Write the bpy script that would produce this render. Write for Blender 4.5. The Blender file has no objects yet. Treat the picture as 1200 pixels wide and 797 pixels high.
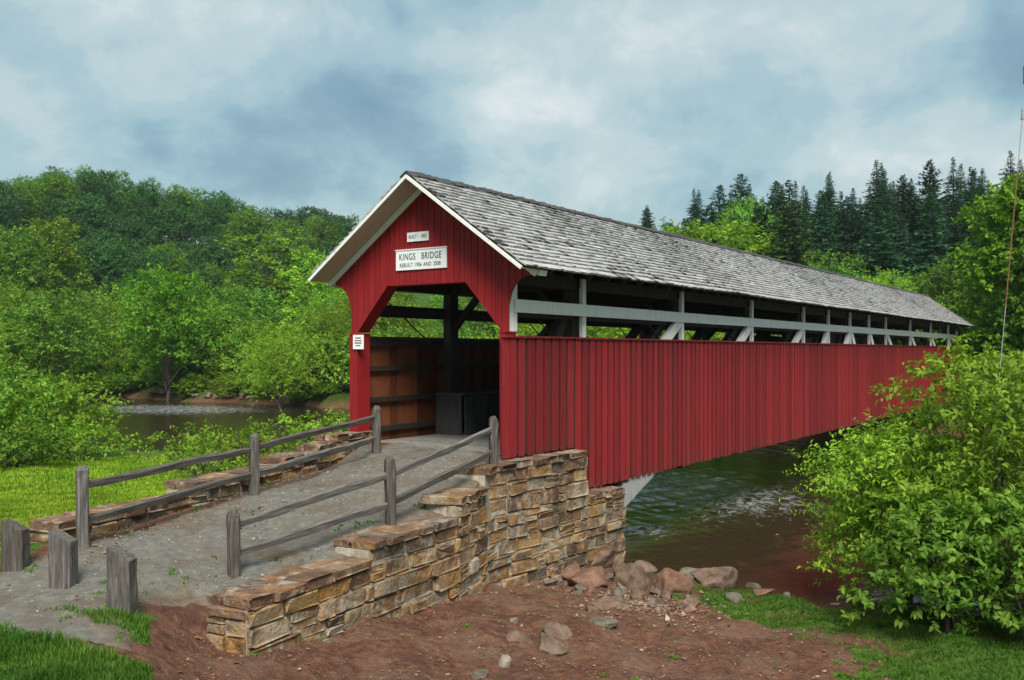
import bpy, math, random
import numpy as np
from mathutils import Vector, Matrix
from mathutils import noise as mnoise

R = math.radians
random.seed(7)
rng = np.random.default_rng(7)
scene = bpy.context.scene
col = scene.collection

# ------------------------------------------------------------------ camera, world, sun, exposure
EYE = 1.85
FPX = 1099.0
HZ = 412.0
cam_data = bpy.data.cameras.new('camera')
cam = bpy.data.objects.new('camera', cam_data)
col.objects.link(cam)
cam.location = (0, 0, EYE)
cam.rotation_euler = (R(90), 0, 0)
cam_data.sensor_width = 36.0
cam_data.lens = 36.0 * FPX / 1200.0
cam_data.shift_y = (HZ - 398.5) / 1200.0
cam_data.clip_start = 0.1
cam_data.clip_end = 3000
scene.camera = cam

SUN_EL, SUN_AZ = 49.0, 174.0      # azimuth of the sun measured clockwise from +Y (behind the camera)
world = bpy.data.worlds.new('World')
scene.world = world
world.use_nodes = True


SKY_OFF = ((17.6, 1.73, 12.12), (13.43, 10.12, 3.56))


def build_world():
    nt = world.node_tree
    nt.nodes.clear()
    N = nt.nodes.new
    L = nt.links.new
    out = N('ShaderNodeOutputWorld')
    bg = N('ShaderNodeBackground')
    bg.inputs['Strength'].default_value = 0.092
    L(bg.outputs[0], out.inputs[0])
    sky = N('ShaderNodeTexSky')
    sky.sky_type = 'NISHITA'
    sky.sun_disc = False
    sky.sun_elevation = R(SUN_EL)
    sky.sun_rotation = R(SUN_AZ)
    sky.air_density = 1.4
    sky.dust_density = 2.5
    tc = N('ShaderNodeTexCoord')
    sep = N('ShaderNodeSeparateXYZ')
    L(tc.outputs['Generated'], sep.inputs[0])
    zc = N('ShaderNodeMath'); zc.operation = 'MAXIMUM'; zc.inputs[1].default_value = 0.0
    L(sep.outputs[2], zc.inputs[0])
    za = N('ShaderNodeMath'); za.operation = 'ADD'; za.inputs[1].default_value = 0.55
    L(zc.outputs[0], za.inputs[0])
    cmb = N('ShaderNodeCombineXYZ')
    for i in (0, 1):
        d = N('ShaderNodeMath'); d.operation = 'DIVIDE'
        L(sep.outputs[i], d.inputs[0]); L(za.outputs[0], d.inputs[1])
        L(d.outputs[0], cmb.inputs[i])
    def noise(scale, detail, rough, dist, off):
        mp = N('ShaderNodeMapping'); mp.inputs['Location'].default_value = off
        L(cmb.outputs[0], mp.inputs['Vector'])
        n = N('ShaderNodeTexNoise')
        n.inputs['Scale'].default_value = scale
        n.inputs['Detail'].default_value = detail
        n.inputs['Roughness'].default_value = rough
        n.inputs['Distortion'].default_value = dist
        L(mp.outputs[0], n.inputs['Vector'])
        return n
    n1 = noise(2.3, 7, 0.50, 0.12, SKY_OFF[0])     # big soft cloud bodies
    n2 = noise(5.6, 10, 0.62, 0.2, SKY_OFF[1])       # smaller puffs
    mixn = N('ShaderNodeMath'); mixn.operation = 'MULTIPLY_ADD'
    mixn.inputs[1].default_value = 0.42
    L(n2.outputs[0], mixn.inputs[0]); L(n1.outputs[0], mixn.inputs[2])
    cr = N('ShaderNodeValToRGB')
    e = cr.color_ramp.elements
    e[0].position = 0.56; e[0].color = (0.95, 1.75, 2.25, 1)
    e[1].position = 0.90; e[1].color = (4.4, 4.65, 4.65, 1)
    for p, c in ((0.635, (1.3, 2.2, 2.7, 1)), (0.685, (1.75, 2.75, 3.15, 1)), (0.712, (2.1, 3.05, 3.35, 1)), (0.75, (2.3, 3.2, 3.45, 1)), (0.78, (2.8, 3.55, 3.7, 1)), (0.82, (3.05, 3.75, 3.85, 1))):
        q = cr.color_ramp.elements.new(p); q.color = c
    L(mixn.outputs[0], cr.inputs[0])
    mx = N('ShaderNodeMixRGB'); mx.inputs[0].default_value = 0.86
    L(sky.outputs[0], mx.inputs[1]); L(cr.outputs[0], mx.inputs[2])
    L(mx.outputs[0], bg.inputs['Color'])


build_world()
sun_data = bpy.data.lights.new('sun', 'SUN')
sun_data.energy = 3.3
sun_data.angle = R(28)
sun_data.color = (1.0, 0.95, 0.87)
sun = bpy.data.objects.new('sun', sun_data)
col.objects.link(sun)
sd_ = Vector((math.sin(R(SUN_AZ)) * math.cos(R(SUN_EL)), math.cos(R(SUN_AZ)) * math.cos(R(SUN_EL)), math.sin(R(SUN_EL))))
sun.rotation_euler = (-sd_).to_track_quat('-Z', 'Y').to_euler()
sun.location = (-20, -20, 40)
vs = scene.view_settings
scene.display_settings.display_device = 'sRGB'
vs.view_transform = 'Standard'
vs.look = 'None'
vs.exposure = 0.95
vs.gamma = 1.0
vs.use_curve_mapping = False
scene.cycles.max_bounces = 6
scene.cycles.diffuse_bounces = 3
scene.cycles.transparent_max_bounces = 8
scene.cycles.use_adaptive_sampling = True
scene.cycles.use_denoising = True

# ------------------------------------------------------------------ frames and helpers
BO = Vector((-0.159, 17.45, 0.0))            # bridge corner: start of the right-hand siding
BA = math.atan2(0.822, 0.569)
CU, SU = math.cos(BA), math.sin(BA)


def B(u, v, z=0.0):
    return Vector((BO.x + CU * u - SU * v, BO.y + SU * u + CU * v, z))


def to_uv(x, y):
    dx, dy = x - BO.x, y - BO.y
    return CU * dx + SU * dy, -SU * dx + CU * dy


def tag(o, label=None, cat=None, group=None, kind=None):
    if label: o['label'] = label
    if cat: o['category'] = cat
    if group: o['group'] = group
    if kind: o['kind'] = kind
    return o


def empty(name, loc=(0, 0, 0), rz=0.0):
    o = bpy.data.objects.new(name, None)
    o.empty_display_size = 0.2
    o.location = loc
    o.rotation_euler = (0, 0, rz)
    col.objects.link(o)
    return o


def link(name, me, mat=None, parent=None, loc=None, rot=None, scale=None):
    o = bpy.data.objects.new(name, me)
    if mat is not None and not me.materials:
        me.materials.append(mat)
    col.objects.link(o)
    if parent is not None: o.parent = parent
    if loc is not None: o.location = loc
    if rot is not None: o.rotation_euler = rot
    if scale is not None: o.scale = scale
    return o


def pymesh(name, V, F, smooth=False):
    me = bpy.data.meshes.new(name)
    me.from_pydata([tuple(v) for v in V], [], F)
    if smooth:
        me.polygons.foreach_set('use_smooth', [True] * len(me.polygons))
    me.update()
    return me


def fastmesh(name, V, F, rnd=None, smooth=False):
    V = np.asarray(V, dtype=np.float32); F = np.asarray(F, dtype=np.int32)
    m, k = F.shape
    me = bpy.data.meshes.new(name)
    me.vertices.add(len(V)); me.vertices.foreach_set('co', V.ravel())
    me.loops.add(m * k); me.loops.foreach_set('vertex_index', F.ravel())
    me.polygons.add(m)
    me.polygons.foreach_set('loop_start', np.arange(0, m * k, k, dtype=np.int32))
    me.polygons.foreach_set('use_smooth', np.full(m, smooth))
    me.update(calc_edges=True)
    if rnd is not None:
        a = me.attributes.new('rnd', 'FLOAT', 'POINT')
        a.data.foreach_set('value', np.asarray(rnd, dtype=np.float32))
    return me


class MB:
    """collects boxes, bars and tubes for ONE mesh"""
    def __init__(s): s.V = []; s.F = []

    def add(s, V, F):
        b = len(s.V); s.V += [Vector(v) for v in V]; s.F += [tuple(i + b for i in f) for f in F]
        return s

    def box(s, x0, x1, y0, y1, z0, z1):
        V = [(x, y, z) for x in (x0, x1) for y in (y0, y1) for z in (z0, z1)]
        return s.add(V, [(0, 1, 3, 2), (4, 6, 7, 5), (0, 4, 5, 1), (2, 3, 7, 6), (0, 2, 6, 4), (1, 5, 7, 3)])

    def bar(s, p, q, w, h, up=(0, 0, 1)):
        p, q = Vector(p), Vector(q); d = (q - p).normalized(); up = Vector(up)
        a = d.cross(up).normalized(); b = a.cross(d).normalized()
        V = [e + a * (i * w / 2) + b * (j * h / 2) for e in (p, q) for i in (-1, 1) for j in (-1, 1)]
        return s.add(V, [(0, 1, 3, 2), (4, 6, 7, 5), (0, 4, 5, 1), (2, 3, 7, 6), (0, 2, 6, 4), (1, 5, 7, 3)])

    def tube(s, pts, rad, n=8, cap=True):
        V, F = tube_np(pts, rad, n)
        F = [tuple(int(i) for i in f) for f in F]
        if cap:
            F.append(tuple(range(n))[::-1]); F.append(tuple(range(len(V) - n, len(V))))
        return s.add(V, F)

    def mesh(s, name, smooth=False): return pymesh(name, s.V, s.F, smooth)

    def build(s, name, mat, parent=None, smooth=False): return link(name, s.mesh(name, smooth), mat, parent)


def tube_np(pts, rad, n=6):
    pts = [Vector(p) for p in pts]
    V, F = [], []
    for i, p in enumerate(pts):
        d = (pts[min(i + 1, len(pts) - 1)] - pts[max(i - 1, 0)]).normalized()
        a = d.cross(Vector((0.31, 0.2, 0.93)) if abs(d.z) < 0.9 else Vector((1, 0.1, 0))).normalized(); b = d.cross(a)
        for k in range(n):
            t = 2 * math.pi * k / n
            V.append(p + (a * math.cos(t) + b * math.sin(t)) * rad[i])
    for i in range(len(pts) - 1):
        for k in range(n):
            F.append((i * n + k, i * n + (k + 1) % n, (i + 1) * n + (k + 1) % n, (i + 1) * n + k))
    return V, F


# ------------------------------------------------------------------ materials
MATS = {}


class NM:
    def __init__(s, name):
        s.m = bpy.data.materials.new(name); s.m.use_nodes = True
        s.nt = s.m.node_tree; s.nt.nodes.clear()
        s.out = s.N('ShaderNodeOutputMaterial')
        MATS[name] = s.m

    def N(s, t, **kw):
        n = s.nt.nodes.new(t)
        for k, v in kw.items():
            if hasattr(n, k): setattr(n, k, v)
            else: n.inputs[k].default_value = v
        return n

    def L(s, a, b): s.nt.links.new(a, b)

    def pos(s, kind='world', scale=(1, 1, 1), rnd=False):
        if kind == 'world':
            o = s.N('ShaderNodeNewGeometry').outputs['Position']
        else:
            o = s.N('ShaderNodeTexCoord').outputs['Object']
        mp = s.N('ShaderNodeMapping'); mp.inputs['Scale'].default_value = scale
        s.L(o, mp.inputs['Vector'])
        if rnd:
            oi = s.N('ShaderNodeObjectInfo')
            mu = s.N('ShaderNodeMath', operation='MULTIPLY'); mu.inputs[1].default_value = 37.0
            s.L(oi.outputs['Random'], mu.inputs[0]); s.L(mu.outputs[0], mp.inputs['Location'])
        return mp.outputs[0]

    def noise(s, vec, scale, detail=5, rough=0.55, dist=0.0):
        n = s.N('ShaderNodeTexNoise')
        n.inputs['Scale'].default_value = scale; n.inputs['Detail'].default_value = detail
        n.inputs['Roughness'].default_value = rough; n.inputs['Distortion'].default_value = dist
        s.L(vec, n.inputs['Vector'])
        return n.outputs[0]

    def ramp(s, fac, stops, interp='LINEAR'):
        r = s.N('ShaderNodeValToRGB'); r.color_ramp.interpolation = interp
        e = r.color_ramp.elements
        e[0].position, e[0].color = stops[0][0], (*stops[0][1], 1)
        e[1].position, e[1].color = stops[-1][0], (*stops[-1][1], 1)
        for p, c in stops[1:-1]:
            q = e.new(p); q.color = (*c, 1)
        s.L(fac, r.inputs[0])
        return r.outputs[0]

    def gray(s, fac, a, b, lo=0.0, hi=1.0):
        return s.ramp(fac, [(a, (lo,) * 3), (b, (hi,) * 3)])

    def mix(s, fac, c1, c2, mode='MIX'):
        m = s.N('ShaderNodeMixRGB', blend_type=mode)
        for i, x in ((0, fac), (1, c1), (2, c2)):
            if hasattr(x, 'links'): s.L(x, m.inputs[i])
            elif i == 0: m.inputs[0].default_value = x
            else: m.inputs[i].default_value = (*x, 1)
        return m.outputs[0]

    def math(s, op, a, b=None):
        m = s.N('ShaderNodeMath', operation=op)
        for i, x in ((0, a), (1, b)):
            if x is None: continue
            if hasattr(x, 'links'): s.L(x, m.inputs[i])
            else: m.inputs[i].default_value = x
        return m.outputs[0]

    def rand(s): return s.N('ShaderNodeObjectInfo').outputs['Random']

    def attr(s, name): return s.N('ShaderNodeAttribute', attribute_name=name)

    def bump(s, h, strength=0.5, dist=0.02, normal=None):
        b = s.N('ShaderNodeBump'); b.inputs['Strength'].default_value = strength; b.inputs['Distance'].default_value = dist
        s.L(h, b.inputs['Height'])
        if normal is not None: s.L(normal, b.inputs['Normal'])
        return b.outputs[0]

    def bsdf(s, color, rough=0.8, normal=None, spec=0.3):
        p = s.N('ShaderNodeBsdfPrincipled')
        if hasattr(color, 'links'): s.L(color, p.inputs['Base Color'])
        else: p.inputs['Base Color'].default_value = (*color, 1)
        if hasattr(rough, 'links'): s.L(rough, p.inputs['Roughness'])
        else: p.inputs['Roughness'].default_value = rough
        p.inputs['Specular IOR Level'].default_value = spec
        if normal is not None: s.L(normal, p.inputs['Normal'])
        s.L(p.outputs[0], s.out.inputs[0])
        return p


def wood_paint(name, c1, c2, dark, amount=0.25, vary=0.25, axis='z'):
    m = NM(name)
    sc = (9, 9, 0.7) if axis == 'z' else (0.7, 9, 9)
    p = m.pos('object', sc, rnd=True)
    g = m.noise(p, 2.2, 6, 0.6)
    c = m.ramp(g, [(0.3, c1), (0.7, c2)])
    p2 = m.pos('object', (1.2, 1.2, 0.8), rnd=True)
    st = m.noise(p2, 2.3, 6, 0.62)
    c = m.mix(m.gray(st, 0.55, 0.78, 0, amount), c, dark)
    kn = m.noise(m.pos('object', (7, 7, 4.5), rnd=True), 1.0, 1, 0.4)
    c = m.mix(m.gray(kn, 0.73, 0.80, 0, 0.6), c, dark)
    if 'red_paint' in name:
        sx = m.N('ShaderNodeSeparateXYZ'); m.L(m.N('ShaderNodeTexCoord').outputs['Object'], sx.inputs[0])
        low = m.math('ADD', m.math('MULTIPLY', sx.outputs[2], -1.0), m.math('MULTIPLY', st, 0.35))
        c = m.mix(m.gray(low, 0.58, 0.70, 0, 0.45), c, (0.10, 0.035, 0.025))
        fade = m.noise(m.pos('object', (2.5, 2.5, 1.1), rnd=True), 2.0, 5, 0.6)
        c = m.mix(m.gray(fade, 0.58, 0.76, 0, 0.35), c, (0.34, 0.06, 0.055))
    c = m.mix(1.0, c, m.ramp(m.rand(), [(0, (1 - vary,) * 3), (1, (1.0,) * 3)]), 'MULTIPLY')
    m.bsdf(c, 0.62, m.bump(g, 0.25, 0.006), 0.25)
    return m.m


wood_paint('red_paint', (0.185, 0.0095, 0.012), (0.285, 0.019, 0.022), (0.065, 0.005, 0.007), 0.8, 0.40)
wood_paint('red_gable', (0.215, 0.009, 0.012), (0.275, 0.014, 0.018), (0.11, 0.007, 0.008), 0.5, 0.2)
wood_paint('white_paint', (0.68, 0.69, 0.66), (0.79, 0.80, 0.77), (0.30, 0.31, 0.25), 0.5, 0.12)
wood_paint('sign_white', (0.68, 0.71, 0.71), (0.74, 0.77, 0.77), (0.5, 0.52, 0.5), 0.1, 0.02)
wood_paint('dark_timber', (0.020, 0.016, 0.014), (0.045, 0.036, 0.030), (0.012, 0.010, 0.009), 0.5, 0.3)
wood_paint('brown_board', (0.115, 0.034, 0.014), (0.19, 0.060, 0.024), (0.035, 0.012, 0.006), 0.7, 0.65)
wood_paint('soffit', (0.52, 0.42, 0.34), (0.62, 0.52, 0.43), (0.28, 0.19, 0.13), 0.5, 0.1)
wood_paint('casing_wood', (0.035, 0.035, 0.036), (0.085, 0.084, 0.084), (0.016, 0.016, 0.017), 0.5, 0.5)
wood_paint('arch_wood', (0.26, 0.26, 0.25), (0.40, 0.40, 0.385), (0.09, 0.09, 0.085), 0.5, 0.2)


def weathered(name, axis):
    m = NM(name)
    sc = (14, 14, 0.8) if axis == 'z' else (0.8, 14, 14)
    g = m.noise(m.pos('object', sc, rnd=True), 3.0, 8, 0.66)
    c = m.ramp(g, [(0.28, (0.028, 0.025, 0.022)), (0.5, (0.105, 0.098, 0.09)), (0.72, (0.22, 0.21, 0.195))])
    blotch = m.noise(m.pos('object', (1.5, 1.5, 1.5), rnd=True), 2.0, 5, 0.6)
    c = m.mix(m.gray(blotch, 0.52, 0.75, 0, 0.55), c, (0.10, 0.075, 0.055))
    moss = m.noise(m.pos('world'), 5.0, 5, 0.6)
    c = m.mix(m.gray(moss, 0.62, 0.75, 0, 0.4), c, (0.075, 0.085, 0.035))
    c = m.mix(1.0, c, m.ramp(m.rand(), [(0, (0.7, 0.66, 0.62)), (1, (1.05, 1.05, 1.05))]), 'MULTIPLY')
    m.bsdf(c, 0.9, m.bump(g, 0.8, 0.012), 0.15)


weathered('weathered_post', 'z')
weathered('weathered_rail', 'x')


def mk_shingle():
    m = NM('shingle')
    a = m.attr('rnd').outputs['Fac']
    g = m.noise(m.pos('object', (8, 1.2, 1.2)), 6.0, 6, 0.65)
    c = m.ramp(a, [(0.0, (0.045, 0.044, 0.042)), (0.15, (0.14, 0.138, 0.134)), (0.5, (0.34, 0.337, 0.332)), (1.0, (0.52, 0.516, 0.51))])
    c = m.mix(0.45, c, m.ramp(g, [(0.3, (0.55,) * 3), (0.65, (1.1,) * 3)]), 'MULTIPLY')
    b = m.noise(m.pos('object', (0.5, 0.5, 0.5)), 1.6, 4, 0.6)
    c = m.mix(m.gray(b, 0.56, 0.72, 0, 0.45), c, (0.17, 0.17, 0.155))
    m.bsdf(c, 0.85, m.bump(g, 0.5, 0.01), 0.2)


mk_shingle()


def mk_stone(name, stops, mort=True):
    m = NM(name)
    p = m.pos('world')
    oi = m.rand()
    c = m.ramp(oi, stops)
    off = m.pos('world', (1, 1, 1), rnd=True)
    n1 = m.noise(off, 4.5, 7, 0.62, 0.6)
    n2 = m.noise(off, 1.9, 3, 0.5)
    n3 = m.noise(off, 16.0, 7, 0.65)
    c = m.mix(m.gray(n1, 0.43, 0.60, 0, 0.80), c, m.ramp(n2, [(0.30, (0.055, 0.040, 0.032)), (0.42, (0.16, 0.09, 0.055)), (0.5, (0.42, 0.21, 0.065)), (0.58, (0.55, 0.47, 0.35)), (0.68, (0.36, 0.33, 0.27)), (0.8, (0.10, 0.08, 0.065))]))
    stain = m.noise(m.pos('world', (1, 1, 0.55)), 1.6, 6, 0.62)
    c = m.mix(m.gray(stain, 0.50, 0.66, 0, 0.62), c, (0.075, 0.055, 0.042))
    c = m.mix(m.gray(n3, 0.56, 0.72, 0, 0.5), c, (0.055, 0.047, 0.042))
    lich = m.noise(p, 9.0, 6, 0.65)
    c = m.mix(m.gray(lich, 0.60, 0.70, 0, 0.55), c, (0.50, 0.50, 0.42))
    c = m.mix(1.0, c, (0.74, 0.74, 0.74), 'MULTIPLY')
    geo = m.math('ADD', n1, m.math('MULTIPLY', n3, 0.6))
    m.bsdf(c, 0.9, m.bump(geo, 1.0, 0.07), 0.2)


mk_stone('wall_stone', [(0.0, (0.12, 0.085, 0.065)), (0.13, (0.46, 0.35, 0.22)), (0.26, (0.42, 0.22, 0.065)), (0.40, (0.52, 0.43, 0.30)),
                        (0.50, (0.09, 0.062, 0.05)), (0.60, (0.22, 0.125, 0.075)), (0.72, (0.47, 0.29, 0.11)), (0.86, (0.34, 0.31, 0.24)), (1.0, (0.50, 0.26, 0.065))])
mk_stone('coping_stone', [(0.0, (0.12, 0.08, 0.065)), (0.3, (0.25, 0.14, 0.085)), (0.55, (0.15, 0.095, 0.075)), (0.8, (0.35, 0.24, 0.15)), (1.0, (0.19, 0.11, 0.075))])


def mk_simple(name, c1, c2, scale, rough=0.9, bs=0.6, bd=0.03, kind='world'):
    m = NM(name)
    n = m.noise(m.pos(kind, rnd=True), scale, 8, 0.62)
    m.bsdf(m.ramp(n, [(0.3, c1), (0.7, c2)]), rough, m.bump(n, bs, bd), 0.25)


mk_simple('mortar', (0.20, 0.175, 0.135), (0.42, 0.38, 0.30), 9)
mk_simple('bark', (0.035, 0.028, 0.022), (0.11, 0.09, 0.07), 6)
mk_simple('boulder', (0.05, 0.033, 0.024), (0.20, 0.135, 0.095), 5, 0.85, 0.7, 0.04)
mk_simple('boulder_grey', (0.05, 0.042, 0.032), (0.165, 0.145, 0.11), 5, 0.8, 0.7, 0.04)
mk_simple('boulder_red', (0.08, 0.040, 0.027), (0.22, 0.125, 0.085), 5, 0.85, 0.7, 0.04)
mk_simple('boulder_pale', (0.14, 0.11, 0.085), (0.29, 0.24, 0.19), 6, 0.85, 0.6, 0.03)
mk_simple('ink', (0.018, 0.018, 0.02), (0.03, 0.03, 0.032), 20, 0.7, 0.0)
mk_simple('red_ink', (0.30, 0.03, 0.03), (0.33, 0.04, 0.04), 20, 0.7, 0.0)
mk_simple('steel', (0.20, 0.21, 0.22), (0.30, 0.31, 0.32), 8, 0.5, 0.1)
mk_simple('guard_brown', (0.13, 0.06, 0.03), (0.19, 0.09, 0.045), 8, 0.7, 0.1)
mk_simple('pole_wood', (0.08, 0.06, 0.045), (0.17, 0.13, 0.10), 7)


def mk_leaf(name, c_dark, c_mid, c_light, trans=0.32, vary=0.35):
    m = NM(name)
    a = m.attr('rnd').outputs['Fac']
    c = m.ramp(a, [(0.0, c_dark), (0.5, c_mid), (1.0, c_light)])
    big = m.noise(m.pos('world'), 0.35, 3, 0.5)
    hs = m.N('ShaderNodeHueSaturation')
    m.L(m.gray(m.rand(), 0, 1, 0.487, 0.513), hs.inputs['Hue'])
    m.L(m.gray(m.rand(), 0, 1, 1 - vary, 1 + vary * 0.5), hs.inputs['Value'])
    m.L(m.mix(1.0, c, m.ramp(big, [(0.3, (0.75,) * 3), (0.7, (1.1,) * 3)]), 'MULTIPLY'), hs.inputs['Color'])
    d = m.N('ShaderNodeBsdfPrincipled'); d.inputs['Roughness'].default_value = 0.55; d.inputs['Specular IOR Level'].default_value = 0.10
    t = m.N('ShaderNodeBsdfTranslucent')
    m.L(hs.outputs[0], d.inputs['Base Color'])
    m.L(m.mix(1.0, hs.outputs[0], (1.0, 1.15, 0.5), 'MULTIPLY'), t.inputs['Color'])
    x = m.N('ShaderNodeMixShader'); x.inputs[0].default_value = trans
    m.L(d.outputs[0], x.inputs[1]); m.L(t.outputs[0], x.inputs[2]); m.L(x.outputs[0], m.out.inputs[0])


mk_leaf('leaf_bright', (0.11, 0.22, 0.02), (0.235, 0.40, 0.04), (0.38, 0.56, 0.07), 0.44)
mk_leaf('leaf_vivid', (0.055, 0.14, 0.010), (0.125, 0.28, 0.018), (0.24, 0.43, 0.035), 0.38, 0.05)
mk_leaf('leaf_yellow', (0.12, 0.215, 0.018), (0.265, 0.44, 0.04), (0.44, 0.60, 0.07), 0.42)
mk_leaf('leaf_mid', (0.07, 0.16, 0.02), (0.15, 0.295, 0.036), (0.26, 0.42, 0.06), 0.40)
mk_leaf('leaf_dark', (0.030, 0.090, 0.026), (0.060, 0.155, 0.042), (0.115, 0.24, 0.065), 0.32)
mk_leaf('leaf_deep', (0.022, 0.072, 0.026), (0.044, 0.125, 0.042), (0.085, 0.20, 0.062), 0.30)
mk_leaf('needle_dark', (0.012, 0.042, 0.017), (0.028, 0.082, 0.031), (0.058, 0.14, 0.052), 0.14, 0.5)
mk_leaf('needle_blue', (0.022, 0.075, 0.036), (0.048, 0.13, 0.062), (0.085, 0.20, 0.095), 0.14, 0.2)
mk_leaf('needle_olive', (0.024, 0.052, 0.012), (0.055, 0.098, 0.022), (0.11, 0.16, 0.04), 0.14, 0.1)
mk_leaf('grass_blade', (0.10, 0.18, 0.010), (0.21, 0.32, 0.018), (0.36, 0.44, 0.04), 0.3, 0.05)
mk_leaf('grass_deep', (0.03, 0.085, 0.010), (0.065, 0.15, 0.016), (0.13, 0.22, 0.03), 0.3, 0.05)

# ------------------------------------------------------------------ terrain
WALL_R = [Vector((-3.02, 10.74, 0)), Vector((-1.92, 12.98, 0)), Vector((-0.80, 15.02, 0)), Vector((*B(-0.75, -0.28).xy, 0)), Vector((*B(4.2, -0.30).xy, 0))]
SEP_LINE = [(-3.5, 5.0), (-3.22, 8.4), (-3.62, 9.4), (-4.02, 10.35), (-3.86, 11.12), (-3.38, 11.25), (-2.24, 13.12), (-1.08, 15.12), tuple(B(-0.75, 0.02).xy), tuple(B(4.6, 0.0).xy)]
UP = [(*B(0.1, 0.6).xy, -.11), (*B(0.1, 3.5).xy, -.11), (*B(-0.9, 2.0).xy, -.16), (-0.4, 17.3, -.18), (-2.35, 12.95, -1.04), (-3.35, 11.15, -1.08), (-1.5, 14.5, -.84), (-0.85, 15.9, -.56), (-2.75, 19, -.24), (-1.2, 16.5, -.36), (-3.0, 15.3, -.53), (-4.2, 15.2, -.50), (-2.3, 14.1, -.76), (-5.6, 12.2, -.68), (-4.6, 12, -.85), (-3.9, 11.8, -.98),
      (-4.16, 10.05, -.96), (-5.2, 10.87, -.90), (-6.1, 11.5, -.85), (-4.2, 8.2, -1.10), (-5.5, 8.5, -1.02), (-7.5, 9.5, -.85), (-8, 14, -.95), (-8, 20, -1.15), (-6, 24, -1.25), (-12, 25, -1.4),
      (-15, 33, -1.8), (-30, 33, -1.8), (-30, 15, -1.0), (-50, 40, -2), (-4.5, 19.5, -.8), (-4.6, 22, -1.25), (0, 0, .2), (-3, 3, 0), (-4.5, 6, -.75), (-12, 5, -.3), (-30, 0, .2), (0.5, 19.5, -.35), (-2.2, 21, -.35)]
LO = [(-3.3, 10.7, -1.56), (-3.68, 10.85, -1.47), (-1.85, 12.95, -1.87), (-.55, 14.9, -2.16), (.3, 16.6, -2.42), (2.6, 20.5, -2.8), (-2.7, 9.85, -1.62), (0, 11.3, -2.08), (2.2, 12.1, -2.38), (4.6, 12.6, -2.53), (6.8, 12.7, -2.58),
      (4.5, 16.4, -2.74), (3.0, 18.2, -2.76), (1.2, 16.6, -2.50), (1.6, 17.6, -2.62), (0, 0, .2), (3, 3, -.3), (0, 6, -1.0), (4, 7, -1.75), (8, 8, -2.2), (12, 15, -2.65), (20, 10, -2.2), (30, 0, -1.6), (9, 17, -2.78),
      (-2.9, 8.4, -1.32), (-3.6, 10.1, -1.33), (20, 22, -2.7), (1.0, 14.0, -2.25)]


def rbf(pts):
    P = np.array(pts); n = len(P)
    X = P[:, :2]
    A = np.zeros((n + 3, n + 3))
    D = np.sqrt(((X[:, None] - X[None]) ** 2).sum(-1) + 0.3)
    A[:n, :n] = -D
    A[:n, n] = 1; A[:n, n + 1:] = X; A[n, :n] = 1; A[n + 1:, :n] = X.T
    w = np.linalg.solve(A, np.concatenate([P[:, 2], [0, 0, 0]]))

    def f(x, y):
        s = w[n] + w[n + 1] * x + w[n + 2] * y
        for i in range(n):
            s = s - w[i] * np.sqrt((x - X[i, 0]) ** 2 + (y - X[i, 1]) ** 2 + 0.3)
        return s
    return f


f_up, f_lo = rbf(UP), rbf(LO)
_k = rng.normal(size=(60, 2)); _k /= np.linalg.norm(_k, axis=1)[:, None]; _ph = rng.uniform(0, 6.28, 60)


def wob(x, y, wl, o=0, n=7):
    s = 0
    for i in range(n):
        j = (i + o) % 60
        f = 6.283 / (wl * (0.6 + 0.13 * i))
        s = s + np.sin((x * _k[j, 0] + y * _k[j, 1]) * f + _ph[j])
    return s / math.sqrt(n)


def sstep(a, b, x):
    t = np.clip((x - a) / (b - a), 0, 1)
    return t * t * (3 - 2 * t)


def seg_sd(x, y, line):
    """signed distance to a polyline (positive on its right-hand side)"""
    best = np.full(np.shape(x), 1e9); sgn = np.ones(np.shape(x))
    for (ax, ay), (bx, by) in zip(line[:-1], line[1:]):
        dx, dy = bx - ax, by - ay
        t = np.clip(((x - ax) * dx + (y - ay) * dy) / (dx * dx + dy * dy), 0, 1)
        d = np.hypot(x - ax - t * dx, y - ay - t * dy)
        cr = (x - ax) * dy - (y - ay) * dx
        m = d < best
        best = np.where(m, d, best); sgn = np.where(m, np.sign(cr), sgn)
    return best * sgn


RIDGE_PX = [-700, -100, 0, 90, 210, 290, 400, 560, 700, 760, 860, 985, 1080, 1200, 1900]
RIDGE_Y = [250, 225, 220, 202, 224, 244, 252, 262, 262, 244, 212, 186, 186, 180, 200]
RIDGE_D = [230, 230, 230, 230, 230, 235, 235, 215, 190, 170, 165, 160, 160, 160, 170]
RIDGE_T = [15, 15, 15, 15, 14, 13, 13, 13, 13, 14, 17.5, 20.5, 20.5, 20.5, 20.5]


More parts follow.
